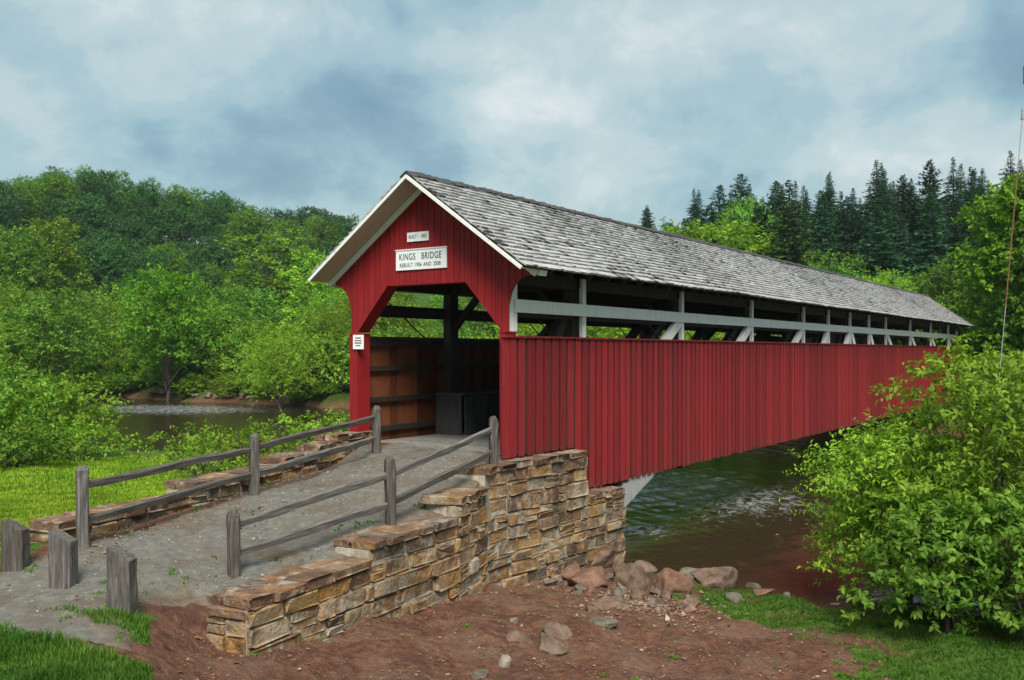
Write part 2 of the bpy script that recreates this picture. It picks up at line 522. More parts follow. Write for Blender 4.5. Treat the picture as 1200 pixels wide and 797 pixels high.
def hfun(x, y):
    x = np.asarray(x, dtype=float); y = np.asarray(y, dtype=float)
    u, v = to_uv(x, y)
    sd = seg_sd(x, y, SEP_LINE)
    end = np.maximum(11.25 - y, 0)
    w = 0.10 + 0.85 * sstep(-3.15, -3.85, x) * sstep(12.1, 11.0, y) + 0.5 * sstep(10.7, 9.5, y)
    t = sstep(-w, w, sd)
    near = f_up(x, y) * (1 - t) + np.minimum(f_lo(x, y), 0.3) * t
    ub1 = 4.3 + 3.6 * sstep(5, 14, v) + 0.45 * wob(x, y, 5.0, 3) + 1.2 * sstep(14, 40, v) * wob(x, y, 17, 9)
    ub2 = 43.0 + 1.0 * wob(x, y, 9.0, 13)
    near = np.maximum(near, -2.8)
    bed = -3.35 + 0.10 * wob(x, y, 2.2, 21)
    z = near + (bed - near) * sstep(-1.0, 1.4, u - ub1)
    D = np.hypot(x, y)
    px = 600 + FPX * x / np.maximum(y, 5.0)
    zr = EYE + (HZ - np.interp(px, RIDGE_PX, RIDGE_Y)) / FPX * np.interp(px, RIDGE_PX, RIDGE_D) - np.interp(px, RIDGE_PX, RIDGE_T)
    Dr = np.interp(px, RIDGE_PX, RIDGE_D)
    far = -1.75 + 0.5 * sstep(0, 18, u - ub2) + 0.15 * wob(x, y, 7, 33)
    far = far + np.maximum(zr + 1.2, 0) * sstep(0.52 * Dr, 1.0 * Dr, D) * np.where(y > 0, 1, 0)
    z = z + (far - z) * sstep(-1.2, 1.6, u - ub2)
    micro = 0.022 * wob(x, y, 0.42, 5) + 0.014 * wob(x, y, 0.24, 22) + 0.06 * wob(x, y, 1.7, 17)
    z = z + micro * np.where(t > 0.5, 1.0, 0.35)
    return z


def hz(x, y): return float(hfun(np.array([x]), np.array([y]))[0])


WATER = -2.9
LW_LINE = [(-7.5, 10.0), (-6.2, 12.2), (-4.95, 15.35), (-4.2, 17.7), (-3.6, 20.3)]


def ray(px, py, floor=None):
    """where the line of sight through a photo pixel meets the ground (or water)"""
    dx, dz = (px - 600) / FPX, (HZ - py) / FPX
    Ds = np.geomspace(4.0, 400, 4000)
    zt = np.maximum(hfun(dx * Ds, Ds), WATER if floor is None else floor)
    hit = np.nonzero(EYE + dz * Ds <= zt)[0]
    D = Ds[hit[0]] if len(hit) else 300.0
    return Vector((dx * D, D, EYE + dz * D))


def grass_mask(x, y):
    sd = seg_sd(x, y, SEP_LINE)
    n = 0.35 * wob(x, y, 1.3, 41) + 0.25 * wob(x, y, 0.5, 47)
    lower = sd > 0
    g_lo = sstep(-0.4, 0.5, (x - (5.0 - 0.28 * (y - 12.5))) + 1.1 * n)
    bare = np.exp(-(((x - 5.2) / 0.9) ** 2 + ((y - 14.6) / 0.8) ** 2))
    g_lo = np.clip(g_lo - 0.9 * bare * (n > -0.35), 0, 1)
    p1 = np.hypot((x - 3.95) / 0.75, (y - 17.0) / 0.9)
    g_lo = np.maximum(g_lo, sstep(1.2, 0.7, p1 + 0.3 * n))
    g_lo = np.where((y < 10.0) & (x < 3), 0, g_lo)
    g_up = np.ones_like(x)
    mulch = sstep(0.7, 0.2, 1.9 * np.abs((y - 9.75) - 0.45 * (-4.8 - x) + 0.15 * n) + np.where(x < -8, 2, 0))
    g_up = np.clip(g_up - mulch, 0, 1)
    g_up = np.where((x > -3.12 + 0.22 * n) & (y < 9.7), 0, g_up)
    betw = (seg_sd(x, y, LW_LINE) > 0.0) & (y > 10.6)
    g_up = np.where(betw, 0, g_up)
    return np.where(lower, g_lo, g_up)


def build_terrain():
    def axis(lo, a, b, hi, step, ratio):
        xs = list(np.arange(a, b + 1e-6, step))
        s = step; p = b
        while p < hi:
            s *= ratio; p += s; xs.append(p)
        s = step; p = a
        while p > lo:
            s *= ratio; p -= s; xs.insert(0, p)
        return np.array(xs)
    xs = axis(-420, -7.5, 8.0, 420, 0.085, 1.06)
    ys = axis(-60, 8.0, 22.5, 620, 0.085, 1.05)
    X, Y = np.meshgrid(xs, ys)
    Z = hfun(X, Y)
    nx, ny = len(xs), len(ys)
    V = np.stack([X, Y, Z], -1).reshape(-1, 3)
    idx = np.arange(nx * ny).reshape(ny, nx)
    F = np.stack([idx[:-1, :-1], idx[:-1, 1:], idx[1:, 1:], idx[1:, :-1]], -1).reshape(-1, 4)
    me = fastmesh('ground', V, F, smooth=True)
    g = grass_mask(X, Y).ravel()
    u, v = to_uv(X, Y)
    g = np.where((u > 3.6).ravel() & (Z.ravel() < -2.72), 0, g)
    g = np.where((u > 46).ravel(), 1.6, g)
    wet = sstep(-2.62, -2.95, Z).ravel()
    for nme, val in (('grass', g), ('wet', wet), ('far', np.where((u > 36), 1.0, 0).ravel()), ('steep', np.zeros(len(V)))):
        a = me.attributes.new(nme, 'FLOAT', 'POINT'); a.data.foreach_set('value', val.astype(np.float32))
    m = NM('ground_mat')
    p = m.pos('world')
    n1 = m.noise(p, 1.1, 8, 0.6); n2 = m.noise(p, 7.0, 8, 0.65); n3 = m.noise(p, 38.0, 6, 0.7)
    dirt = m.ramp(n2, [(0.28, (0.060, 0.026, 0.016)), (0.5, (0.150, 0.068, 0.041)), (0.72, (0.24, 0.125, 0.078))])
    dirt = m.mix(m.gray(n1, 0.48, 0.66, 0, 0.7), dirt, (0.20, 0.125, 0.085))
    dirt = m.mix(m.gray(n1, 0.32, 0.44, 0.65, 0.0), dirt, (0.085, 0.045, 0.035))
    vor = m.N('ShaderNodeTexVoronoi'); vor.inputs['Scale'].default_value = 26.0
    m.L(p, vor.inputs['Vector'])
    peb = m.gray(vor.outputs['Distance'], 0.16, 0.30, 1.0, 0.0)
    pebm = m.math('MULTIPLY', peb, m.gray(m.noise(p, 1.7, 4, 0.6), 0.47, 0.62, 0, 1.0))
    dirt = m.mix(m.math('MULTIPLY', pebm, 0.75), dirt, m.ramp(vor.outputs['Color'], [(0.2, (0.16, 0.11, 0.08)), (0.8, (0.42, 0.37, 0.30))]))
    grs = m.ramp(n2, [(0.3, (0.035, 0.070, 0.010)), (0.55, (0.080, 0.150, 0.018)), (0.75, (0.145, 0.19, 0.035))])
    grs = m.mix(m.attr('far').outputs['Fac'], grs, m.ramp(n2, [(0.3, (0.02, 0.05, 0.008)), (0.7, (0.06, 0.12, 0.016))]))
    ga = m.math('ADD', m.attr('grass').outputs['Fac'], m.math('MULTIPLY', m.math('SUBTRACT', n2, 0.5), 1.3))
    c = m.mix(m.gray(ga, 0.42, 0.60), dirt, grs)
    wetc = m.ramp(n2, [(0.3, (0.055, 0.028, 0.016)), (0.7, (0.17, 0.085, 0.045))])
    c = m.mix(m.attr('wet').outputs['Fac'], c, wetc)
    h = m.math('ADD', m.math('MULTIPLY', n3, 0.5), m.math('ADD', n2, m.math('MULTIPLY', pebm, 0.5)))
    m.bsdf(c, 0.95, m.bump(h, 1.0, 0.09), 0.15)
    o = link('ground', me, m.m)
    tag(o, 'sloping ground of red dirt, grass banks and wooded hills', kind='structure')


build_terrain()


# gravel path, draped between the two wing walls
def build_path():
    def poly(pts, n):
        P = np.array(pts); d = np.concatenate([[0], np.cumsum(np.hypot(*np.diff(P, axis=0).T))]); d /= d[-1]
        t = np.linspace(0, 1, n)
        return np.stack([np.interp(t, d, P[:, 0]), np.interp(t, d, P[:, 1])], -1)
    n, k = 150, 44
    Lp = poly([tuple(B(0.35, 3.95).xy), tuple(B(-.1, 3.92).xy), (-3.72, 17.8), (-4.42, 15.3), (-5.72, 12.3), (-6.7, 11.1), (-8.2, 10.3)], n)
    Rp = poly([tuple(B(0.35, 0.05).xy), tuple(B(-.1, 0.02).xy), (-0.50, 16.55), (-0.98, 15.18), (-2.12, 13.08), (-3.40, 11.36), (-3.85, 11.3), (-4.35, 10.7), (-4.15, 9.9), (-3.65, 9.2)], n)
    t = np.linspace(0, 1, k)[None, :, None]
    P = Lp[:, None] * (1 - t) + Rp[:, None] * t
    # ragged margins
    X, Y = P[..., 0].copy(), P[..., 1].copy()
    edge = np.clip(np.abs(np.linspace(-1, 1, k))[None] - 0.8, 0, 1) * 5
    edge = edge * np.where(np.linspace(-1, 1, k) > 0, np.clip((11.2 - Y) / 1.0, 0, 1), 1)
    X += 0.10 * edge * wob(X, Y, 0.6, 2); Y += 0.10 * edge * wob(X, Y, 0.6, 8)
    endf = np.clip((np.linspace(0, 1, n)[:, None] - 0.93) / 0.07, 0, 1)
    Y += 0.22 * endf * wob(X, Y, 0.7, 12)
    Z = hfun(X, Y)
    Zu = f_up(X, Y)
    Z = np.where((Y > 11.3) & (X > -3.5), np.maximum(Z, Zu), Z) + 0.014 + 0.006 * wob(X, Y, 0.35, 30)
    Z[0:4, :] = np.minimum(Z[0:4, :], -0.10)
    drop = np.zeros_like(Z); drop[:, 0] = drop[:, -1] = 0.03; drop[-1, :] = 0.03
    Z = Z - drop
    V = np.stack([X, Y, Z], -1).reshape(-1, 3)
    idx = np.arange(n * k).reshape(n, k)
    F = np.stack([idx[:-1, :-1], idx[1:, :-1], idx[1:, 1:], idx[:-1, 1:]], -1).reshape(-1, 4)
    me = fastmesh('path', V, F, smooth=True)
    ed = np.broadcast_to(np.abs(np.linspace(-1, 1, k))[None], (n, k)).ravel()
    a = me.attributes.new('edge', 'FLOAT', 'POINT'); a.data.foreach_set('value', ed.astype(np.float32))
    m = NM('gravel')
    p = m.pos('world')
    n1 = m.noise(p, 1.3, 7, 0.6); n2 = m.noise(p, 9, 8, 0.68); n3 = m.noise(p, 90, 4, 0.7)
    c = m.ramp(n2, [(0.3, (0.080, 0.075, 0.062)), (0.55, (0.145, 0.138, 0.116)), (0.75, (0.22, 0.21, 0.18))])
    c = m.mix(m.gray(n3, 0.4, 0.66, 0, 0.55), c, (0.13, 0.125, 0.11))
    c = m.mix(m.gray(n1, 0.50, 0.66, 0, 0.8), c, (0.105, 0.078, 0.052))
    em = m.math('ADD', m.attr('edge').outputs['Fac'], m.math('MULTIPLY', m.math('SUBTRACT', n1, 0.5), 1.1))
    c = m.mix(m.gray(em, 0.68, 0.98, 0, 0.85), c, m.ramp(n2, [(0.3, (0.07, 0.05, 0.035)), (0.7, (0.18, 0.13, 0.09))]))
    m.bsdf(c, 0.95, m.bump(m.math('ADD', n2, m.math('MULTIPLY', n3, 0.5)), 0.7, 0.03), 0.15)
    tag(link('path', me, m.m), 'grey gravel path running between the stone walls', kind='structure')


build_path()


# river
def build_river():
    us = np.concatenate([np.arange(1.5, 26, 0.13), np.arange(26.1, 48, 0.22)])
    vv = np.concatenate([-np.geomspace(160, 16, 30), np.arange(-15, 16, 0.13), np.geomspace(16.2, 330, 190)])
    U, Vv = np.meshgrid(us, vv)
    X = BO.x + CU * U - SU * Vv; Y = BO.y + SU * U + CU * Vv
    def blob(px, py, ru, rv):
        D = (EYE - WATER) * FPX / (py - HZ); q = to_uv((px - 600) / FPX * D, D)
        return np.exp(-((U - q[0]) / ru) ** 2 - ((Vv - q[1]) / rv) ** 2)
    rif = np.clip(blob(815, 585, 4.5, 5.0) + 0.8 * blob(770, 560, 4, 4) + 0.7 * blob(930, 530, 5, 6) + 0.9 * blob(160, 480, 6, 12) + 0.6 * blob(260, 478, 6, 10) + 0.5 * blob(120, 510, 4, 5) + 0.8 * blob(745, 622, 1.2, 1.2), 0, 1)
    amp = 0.25 + 0.75 * rif
    fade = np.clip(1.2 - np.abs(Vv) / 90, 0.3, 1)
    Z = np.full_like(X, WATER) + amp * fade * (0.016 * wob(X, Y, 1.5, 11) + 0.010 * wob(X, Y, 0.75, 19) + 0.006 * wob(X, Y, 0.42, 31))
    idx = np.arange(X.size).reshape(X.shape)
    F = np.stack([idx[:-1, :-1], idx[:-1, 1:], idx[1:, 1:], idx[1:, :-1]], -1).reshape(-1, 4)
    me = fastmesh('river', np.stack([X, Y, Z], -1).reshape(-1, 3), F, smooth=True)
    a = me.attributes.new('riffle_sheen', 'FLOAT', 'POINT'); a.data.foreach_set('value', rif.ravel().astype(np.float32))
    m = NM('water')
    p = m.pos('world')
    w1 = m.noise(m.pos('world', (1.0, 1.0, 1)), 1.15, 4, 0.55, 0.6)
    w2 = m.noise(m.pos('world', (1.0, 1.2, 1)), 4.2, 4, 0.6, 0.6)
    rif = m.gray(m.noise(p, 0.17, 4, 0.55), 0.40, 0.60, 0.30, 1.0)
    h = m.math('MULTIPLY', m.math('ADD', w1, m.math('MULTIPLY', w2, 0.45)), rif)
    nrm = m.bump(h, 1.0, 0.025)
    fr = m.N('ShaderNodeFresnel'); fr.inputs['IOR'].default_value = 1.33; m.L(nrm, fr.inputs['Normal'])
    gl = m.N('ShaderNodeBsdfGlossy'); gl.inputs['Roughness'].default_value = 0.06; m.L(nrm, gl.inputs['Normal'])
    tr = m.N('ShaderNodeBsdfTransparent'); tr.inputs['Color'].default_value = (0.50, 0.44, 0.30, 1)
    df = m.N('ShaderNodeBsdfDiffuse'); df.inputs['Color'].default_value = (0.066, 0.050, 0.026, 1)
    mx0 = m.N('ShaderNodeMixShader'); mx0.inputs[0].default_value = 0.45
    m.L(tr.outputs[0], mx0.inputs[1]); m.L(df.outputs[0], mx0.inputs[2])
    mx = m.N('ShaderNodeMixShader')
    m.L(fr.outputs[0], mx.inputs[0]); m.L(mx0.outputs[0], mx.inputs[1]); m.L(gl.outputs[0], mx.inputs[2])
    # pale streaks painted in for sky sheen on the ripples
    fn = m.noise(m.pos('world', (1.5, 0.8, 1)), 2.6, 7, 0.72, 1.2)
    fo = m.gray(m.math('ADD', fn, m.math('MULTIPLY', m.attr('riffle_sheen').outputs['Fac'], 0.24)), 0.69, 0.83)
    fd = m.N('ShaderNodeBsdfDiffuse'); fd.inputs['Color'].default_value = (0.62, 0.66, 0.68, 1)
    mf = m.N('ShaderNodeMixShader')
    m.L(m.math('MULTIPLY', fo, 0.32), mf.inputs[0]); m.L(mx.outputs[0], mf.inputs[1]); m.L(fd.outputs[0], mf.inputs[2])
    m.L(mf.outputs[0], m.out.inputs[0])
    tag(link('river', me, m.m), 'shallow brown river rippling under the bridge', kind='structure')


build_river()

# ------------------------------------------------------------------ the covered bridge
W = 4.17
VC = W / 2 - 0.04
LEN = 48.2
POSTS = [0.42, 3.13, 8.16, 13.2, 18.2, 21.15, 24.1, 27.05, 30.0, 35.0, 40.04, 45.07, 47.8]
SIDE_TOP, SIDE_BOT = 2.15, -1.08
OV = 0.40
RZ, EZ, HALF = 5.33, 3.40, 2.73          # ridge, eave and half span of the roof's top surface

bridge = empty('covered_bridge', B(0, 0, 0), BA)
tag(bridge, 'long red covered bridge with grey shingle roof spanning the river', 'bridge')


def roofz(v): return RZ - (RZ - EZ) * abs(v - VC) / HALF


def build_bridge():
    red, redg, white, dark, brown = MATS['red_paint'], MATS['red_gable'], MATS['white_paint'], MATS['dark_timber'], MATS['brown_board']
    rnd = random.Random(3)
    # --- board-and-gap siding, right side: each proud board its own part over a recessed backing
    variants = [MB().box(-0.5, 0.5, -0.5, 0.5, -0.5, 0.5).mesh('board') for _ in range(2)]
    def boardmesh(seed):
        r = random.Random(seed); V = []; F = []
        n = 7
        for i in range(n):
            z = -0.5 + i / (n - 1)
            dx = r.uniform(-0.03, 0.03); wx = 0.5 + r.uniform(-0.02, 0.02); dy = r.uniform(-0.08, 0.08)
            for (a, b) in ((-wx, -.5), (wx, -.5), (wx, .5), (-wx, .5)):
                V.append((a + dx, b + dy, z))
        for i in range(n - 1):
            for k in range(4):
                F.append((i * 4 + k, i * 4 + (k + 1) % 4, i * 4 + 4 + (k + 1) % 4, i * 4 + 4 + k))
        F.append((3, 2, 1, 0)); F.append(tuple(range(4 * n - 4, 4 * n)))
        return pymesh('board', V, F)
    bm = [boardmesh(s) for s in range(8)]
    for b in bm: b.materials.append(red)
    u = 0.0
    MB().box(0.012, 2.62, 0.033, 0.055, -0.12, SIDE_TOP - 0.04).build('backing', dark, bridge)  # dark sheet colours in the shade between the siding boards
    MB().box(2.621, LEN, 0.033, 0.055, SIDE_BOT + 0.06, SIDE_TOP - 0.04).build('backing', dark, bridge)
    i = 0
    while u < LEN - 0.1:
        w = rnd.uniform(0.185, 0.225) if u > 2.4 else rnd.uniform(0.20, 0.25)
        g = rnd.uniform(0.062, 0.088) if i != 0 else 0.012
        zb = -0.155 + rnd.uniform(-.008, .008) if u + w < 2.75 else SIDE_BOT + rnd.uniform(-.02, .02)
        zt = SIDE_TOP - 0.035
        o = link('siding_board', rnd.choice(bm), red, bridge, (u + w / 2, 0.017 + rnd.uniform(-.004, .004), (zt + zb) / 2), None, (w, 0.019, zt - zb))
        u += w + g; i += 1
    MB().box(-0.03, LEN, -0.035, 0.085, SIDE_TOP - 0.034, SIDE_TOP).build('siding_cap', red, bridge)
    # left wall: boards (red outside, bare brown inside) with nailers
    u = 0.55; k = 0
    bl = [boardmesh(s + 40) for s in range(6)]
    for b in bl: b.materials.append(brown)
    while u < LEN - 0.2:
        w = rnd.uniform(0.20, 0.30)
        g = 0.004 if k != 5 else 0.022
        link('wall_board', rnd.choice(bl), brown, bridge, (u + w / 2, W - 0.05, (SIDE_TOP - 0.25) / 2 - 0.04), None, (w, 0.03, SIDE_TOP + 0.25))
        u += w + g; k += 1
    MB().box(0.55, LEN, W - 0.030, W, SIDE_BOT, SIDE_TOP).box(0.55, LEN, W - 0.03, W + 0.03, SIDE_TOP + .002, SIDE_TOP + 0.03).build('outer_siding', red, bridge)
    for z in (0.16, 0.80, 1.48, 2.02):
        MB().box(0.56, LEN - 0.1, W - 0.165, W - 0.068, z - 0.055, z + 0.055 + (0.05 if z > 2 else 0)).build('nailer', dark, bridge)
        MB().box(0.56, LEN - 0.1, 0.078, 0.17, z - 0.055, z + 0.055).build('nailer', dark, bridge)

    # --- portals
    def portal(u0, sgn):
        OPB, OPT, A0, A1 = 2.27, 3.20, 0.20, 1.03
        def top(v): return roofz(v) - 0.10
        def bottom(v):
            d = min(v, 2 * VC - v)      # distance from the outer face of the leg
            if d < 0:                   # flaring haunch
                q = min(1.0, -d / 0.46)
                return 2.66 + 0.60 * math.sqrt(max(0, 1 - (1 - q) ** 2))
            if d < A0: return 2.22
            if d < A1: return OPB + (OPT - OPB) * (d - A0) / (A1 - A0)
            return OPT
        edges = [-0.46, -0.30, -0.15, 0.0]
        v = 0.0
        while v < 2 * VC - 0.05:
            v += rnd.choice((0.10, 0.155, 0.155, 0.17)); edges.append(min(v, 2 * VC))
        if edges[-1] < 2 * VC: edges[-1] = 2 * VC
        edges += [2 * VC + 0.15, 2 * VC + 0.30, 2 * VC + 0.46]
        for a, b in zip(edges[:-1], edges[1:]):
            if b - a < 0.02: continue
            a2, b2 = a + 0.006, b - 0.006
            br = sorted({a2, b2, *[x for x in (0.2, 1.03, VC, 2 * VC - 0.2, 2 * VC - 1.03) if a2 < x < b2], *([a2 + (b2 - a2) * q / 4 for q in range(1, 4)])})
            V = []; F = []
            jit = rnd.uniform(-.003, .003)
            for x in br:
                for uu in (u0 + jit, u0 + sgn * 0.03 + jit):
                    V.append((uu, x, bottom(x))); V.append((uu, x, max(top(x), bottom(x) + 0.01)))
            for j in range(len(br) - 1):
                s = 4 * j
                F += [(s, s + 4, s + 5, s + 1), (s + 2, s + 3, s + 7, s + 6), (s, s + 2, s + 6, s + 4), (s + 1, s + 5, s + 7, s + 3)]
            F += [(0, 1, 3, 2), (4 * len(br) - 4, 4 * len(br) - 2, 4 * len(br) - 1, 4 * len(br) - 3)]
            link('gable_board', pymesh('gable_board', V, F), redg, bridge)
        m = MB()      # dark backing of the gable, set behind the boards
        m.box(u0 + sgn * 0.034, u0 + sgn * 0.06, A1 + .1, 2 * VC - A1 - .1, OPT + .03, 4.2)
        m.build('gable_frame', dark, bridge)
        # lining of the sloped opening corners and the header
        lin = MB()
        for s in (0, 1):
            f = (lambda x: x) if s == 0 else (lambda x: 2 * VC - x)
            lin.bar((u0 + sgn * 0.19, f(A0 - .012), OPB - .01), (u0 + sgn * 0.19, f(A1 - .012), OPT + .012), 0.30, 0.022, up=(0, f(0) - VC, 1))
        lin.box(min(u0 + sgn * .04, u0 + sgn * .34), max(u0 + sgn * .04, u0 + sgn * .34), A1, 2 * VC - A1, OPT + .004, OPT + .026)
        lin.build('opening_lining', redg, bridge)
        for s in (0, 1):
            v0, v1 = (0.08, 0.20) if s == 0 else (2 * VC - 0.20, 2 * VC + 0.02)
            zb = 0.05 if s else -0.05
            a, b = (u0 - sgn * 0.02, u0 + sgn * 0.36)
            MB().box(min(a, b), max(a, b), v0, v1, zb, 2.215).build('leg', redg, bridge)
            MB().box(min(a, b) - .015, max(a, b) + .015, v0 - .015, v1 + .015, 2.205, 2.235).build('leg_cap', redg, bridge)
    portal(0.18, 1)
    portal(LEN - 0.18, -1)

    # --- roof
    e0, e1 = -OV, LEN + OV
    sl = math.hypot(HALF, RZ - EZ); ang = math.atan2(RZ - EZ, HALF)
    for s in (-1, 1):      # roof deck boards (dark underside)
        m = MB()
        n = Vector((0, s * math.sin(ang), math.cos(ang)))
        for (h0, h1) in ((0.0, -0.03),):
            P = [Vector((e0 + 0.03, VC, RZ)), Vector((e1 - 0.03, VC, RZ)), Vector((e1 - 0.03, VC + s * HALF, EZ)), Vector((e0 + 0.03, VC + s * HALF, EZ))]
            V = [p + n * h0 for p in P] + [p + n * h1 for p in P]
            m.add(V, [(0, 1, 2, 3), (7, 6, 5, 4), (0, 4, 5, 1), (1, 5, 6, 2), (2, 6, 7, 3), (3, 7, 4, 0)])
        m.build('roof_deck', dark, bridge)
    # shingles
    def shingle_geo(u, w, s, d0, length, th, lift):
        # d = distance down the slope from the ridge; butt end at d0+length
        c, sn = math.cos(ang), math.sin(ang)
        out = []
        for d, hb, ht in ((d0, 0.004, 0.010), (d0 + length, lift, lift + th)):
            for h in (hb, ht):
                for uu in (u, u + w):
                    out.append((uu, VC + s * (d * c + h * sn), RZ - d * sn + h * c))
        return out
    SF = [(0, 2, 3, 1), (4, 5, 7, 6), (0, 1, 5, 4), (2, 6, 7, 3), (0, 4, 6, 2), (1, 3, 7, 5)]
    rows = 21
    exp = sl / rows
    near = []; rest_V = []; rest_F = []; rest_R = []
    roof = MB().box(e0, e1, VC - 0.02, VC + 0.02, RZ - 0.06, RZ - 0.012).build('roof', MATS['shingle'], bridge)
    wavy = lambda u: 0.03 * math.sin(u * 0.42 + 1) + 0.02 * math.sin(u * 1.1)
    for s in (-1, 1):
        for r in range(rows):
            u = e0 + rnd.uniform(0, 0.05)
            while u < e1 - 0.03:
                w = min(rnd.uniform(0.10, 0.24) if s < 0 else rnd.uniform(0.15, 0.3), e1 - u)
                jut = rnd.uniform(-0.010, 0.014) + 0.018 * wavy(u) / 0.03
                th = rnd.uniform(0.030, 0.046)
                d0 = max(0, r * exp - 0.05)
                V = shingle_geo(u + .002, w - rnd.uniform(.003, .010), s, d0, (r + 1) * exp - d0 + jut + (0.05 if r == rows - 1 else 0), th, rnd.uniform(0.016, 0.030))
                val = min(1, max(0, rnd.gauss(0.52, 0.11)))
                if rnd.random() < 0.05: val = rnd.uniform(0, 0.12)
                if s < 0 and u < 2.0 and len(near) < 300:
                    near.append((V, val))
                else:
                    b = len(rest_V); rest_V += V; rest_F += [tuple(b + i for i in f) for f in SF]; rest_R += [val] * 8
                u += w
    for V, val in near:
        me = fastmesh('shingle', V, SF, [val] * 8)
        link('shingle', me, MATS['shingle'], roof)
    o = link('shingles', fastmesh('shingles', rest_V, rest_F, rest_R), MATS['shingle'], roof)
    o['kind'] = 'stuff'
    # ridge cap: lapped shingles
    V = []; F = []; Rr = []
    u = e0
    while u < e1 - 0.05:
        w = rnd.uniform(0.16, 0.26); h = rnd.uniform(0.030, 0.060)
        for s in (-1, 1):
            b = len(V)
            c, sn = math.cos(ang), math.sin(ang)
            for uu, hh in ((u, h * 0.6), (min(u + w + .03, e1), h)):
                for d, k2 in ((0.0, 0), (0.17 + rnd.uniform(-.01, .02), 0)):
                    for q in (0.012, 0.034):
                        V.append((uu, VC + s * (d * c + (hh + q) * sn * (0 if d == 0 else 1)), RZ - d * sn + (hh + q) * (1 if d == 0 else c)))
            F += [tuple(b + i for i in f) for f in [(0, 1, 3, 2), (4, 6, 7, 5), (1, 5, 7, 3), (0, 2, 6, 4), (2, 3, 7, 6), (0, 4, 5, 1)]]
            Rr += [rnd.uniform(0, 0.03)] * 8  # near-black tone paints in the shaded look of the cap
        u += w
    link('ridge_cap', fastmesh('ridge_cap', V, F, Rr), MATS['shingle'], roof)
    # rake boards, soffit, gable trim
    c, sn = math.cos(ang), math.sin(ang)
    for (ua, ub_, face) in ((e0, 0.18, 1), (e1, LEN - 0.18, -1)):
        for s in (-1, 1):
            d1 = Vector((0, s * c, -sn)); nn = Vector((0, s * sn, c))
            A = Vector((0, VC, RZ)) ; E = A + d1 * (sl + 0.02)
            mm = MB()
            for off0, off1, u0_, u1_, nm, mt in ((-0.020, -0.082, ua - face * .012, ua + face * .018, 'rake_board', white), (-0.045, -0.062, ua + face * .022, ub_ - face * .002, 'soffit', MATS['soffit']), (-0.075, -0.19, ub_ - face * .040, ub_ - face * .006, 'gable_trim', white)):
                mm = MB()
                V = []
                for uu in (u0_, u1_):
                    for P in (A, E):
                        for of in (off0, off1):
                            # mitre at the ridge: keep the top end vertical
                            q = P + nn * of
                            if P is A: q = Vector((0, VC + s * 0.001, RZ + of / c))
                            V.append((uu, q.y, q.z))
                mm.add(V, [(0, 1, 3, 2), (4, 6, 7, 5), (0, 4, 5, 1), (2, 3, 7, 6), (0, 2, 6, 4), (1, 5, 7, 3)])
                mm.build(nm, mt, bridge)
            # little boxed return under the eave corner
            q = A + d1 * (sl - 0.02)
            V = []
            for uu in (ub_ + face * .034, ub_ + face * .30):
                V += [(uu, q.y, q.z - 0.06), (uu, q.y - s * 0.34, q.z - 0.06 + 0.20), (uu, q.y - s * 0.30, q.z - 0.12), (uu, q.y - s * 0.03, q.z - 0.16)]
            MB().add(V, [(0, 1, 2, 3), (7, 6, 5, 4), (0, 4, 5, 1), (1, 5, 6, 2), (2, 6, 7, 3), (3, 7, 4, 0)]).build('eave_return', white, bridge)
    # rafters with tails, plates and ties
    raf = {}
    for s in (-1, 1):
        d1 = Vector((0, s * c, -sn)); nn = Vector((0, s * sn, c)); A = Vector((0, VC, RZ))
        raf[s] = MB().bar(A + nn * -0.10 + d1 * 0.05, A + nn * -0.10 + d1 * (sl - 0.04), 0.07, 0.13, up=nn).mesh('rafter')
        uu = 0.75
        while uu < LEN - 0.5:
            link('rafter', raf[s], dark, bridge, (uu, 0, 0)); uu += 0.74
    PZ = 3.42
    for v in (0.33, W - 0.41):
        MB().box(0.24, LEN - 0.24, v - 0.13, v + 0.13, PZ - 0.24, PZ).build('top_plate', dark, bridge)
    kp = MB().box(-0.14, 0.14, -0.11, 0.11, -0.75, PZ - 0.24).mesh('king_post')
    tie = MB().box(-0.11, 0.11, 0.15, W - 0.23, PZ - 0.22, PZ - 0.02).mesh('tie_beam')
    kneeR = MB().bar((0, 0.40, 2.30), (0, 1.25, PZ - 0.22), 0.13, 0.13, up=(1, 0, 0)).mesh('knee_brace')
    kneeL = MB().bar((0, W - 0.48, 2.30), (0, W - 1.33, PZ - 0.22), 0.13, 0.13, up=(1, 0, 0)).mesh('knee_brace')
    fb = MB().box(-0.16, 0.16, 0.10, W - 0.10, -1.17, -0.80).mesh('floor_beam')
    wp = MB().box(-0.075, 0.075, 0.09, 0.17, SIDE_TOP - 0.5, PZ - 0.02).mesh('outer_post')
    for i, pu in enumerate(POSTS):
        if 0 < i < len(POSTS) - 1:
            link('king_post', kp, dark, bridge, (pu - 0.08, 0.36, 0)); link('king_post', kp, dark, bridge, (pu, W - 0.44, 0))
            link('tie_beam', tie, dark, bridge, (pu, 0, 0))
            link('knee_brace', kneeR, dark, bridge, (pu, 0, 0)); link('knee_brace', kneeL, dark, bridge, (pu, 0, 0))
            link('outer_post', wp, white, bridge, (pu, 0, 0))
            link('floor_beam', fb, dark, bridge, (pu + 0.1 if i > 1 else 5.6, 0, 0))
        else:
            MB().box(pu - 0.13 if i else 0.225, pu + 0.16, 0.085, 0.17, SIDE_TOP - 0.5, PZ - 0.24).build('outer_post', white, bridge)
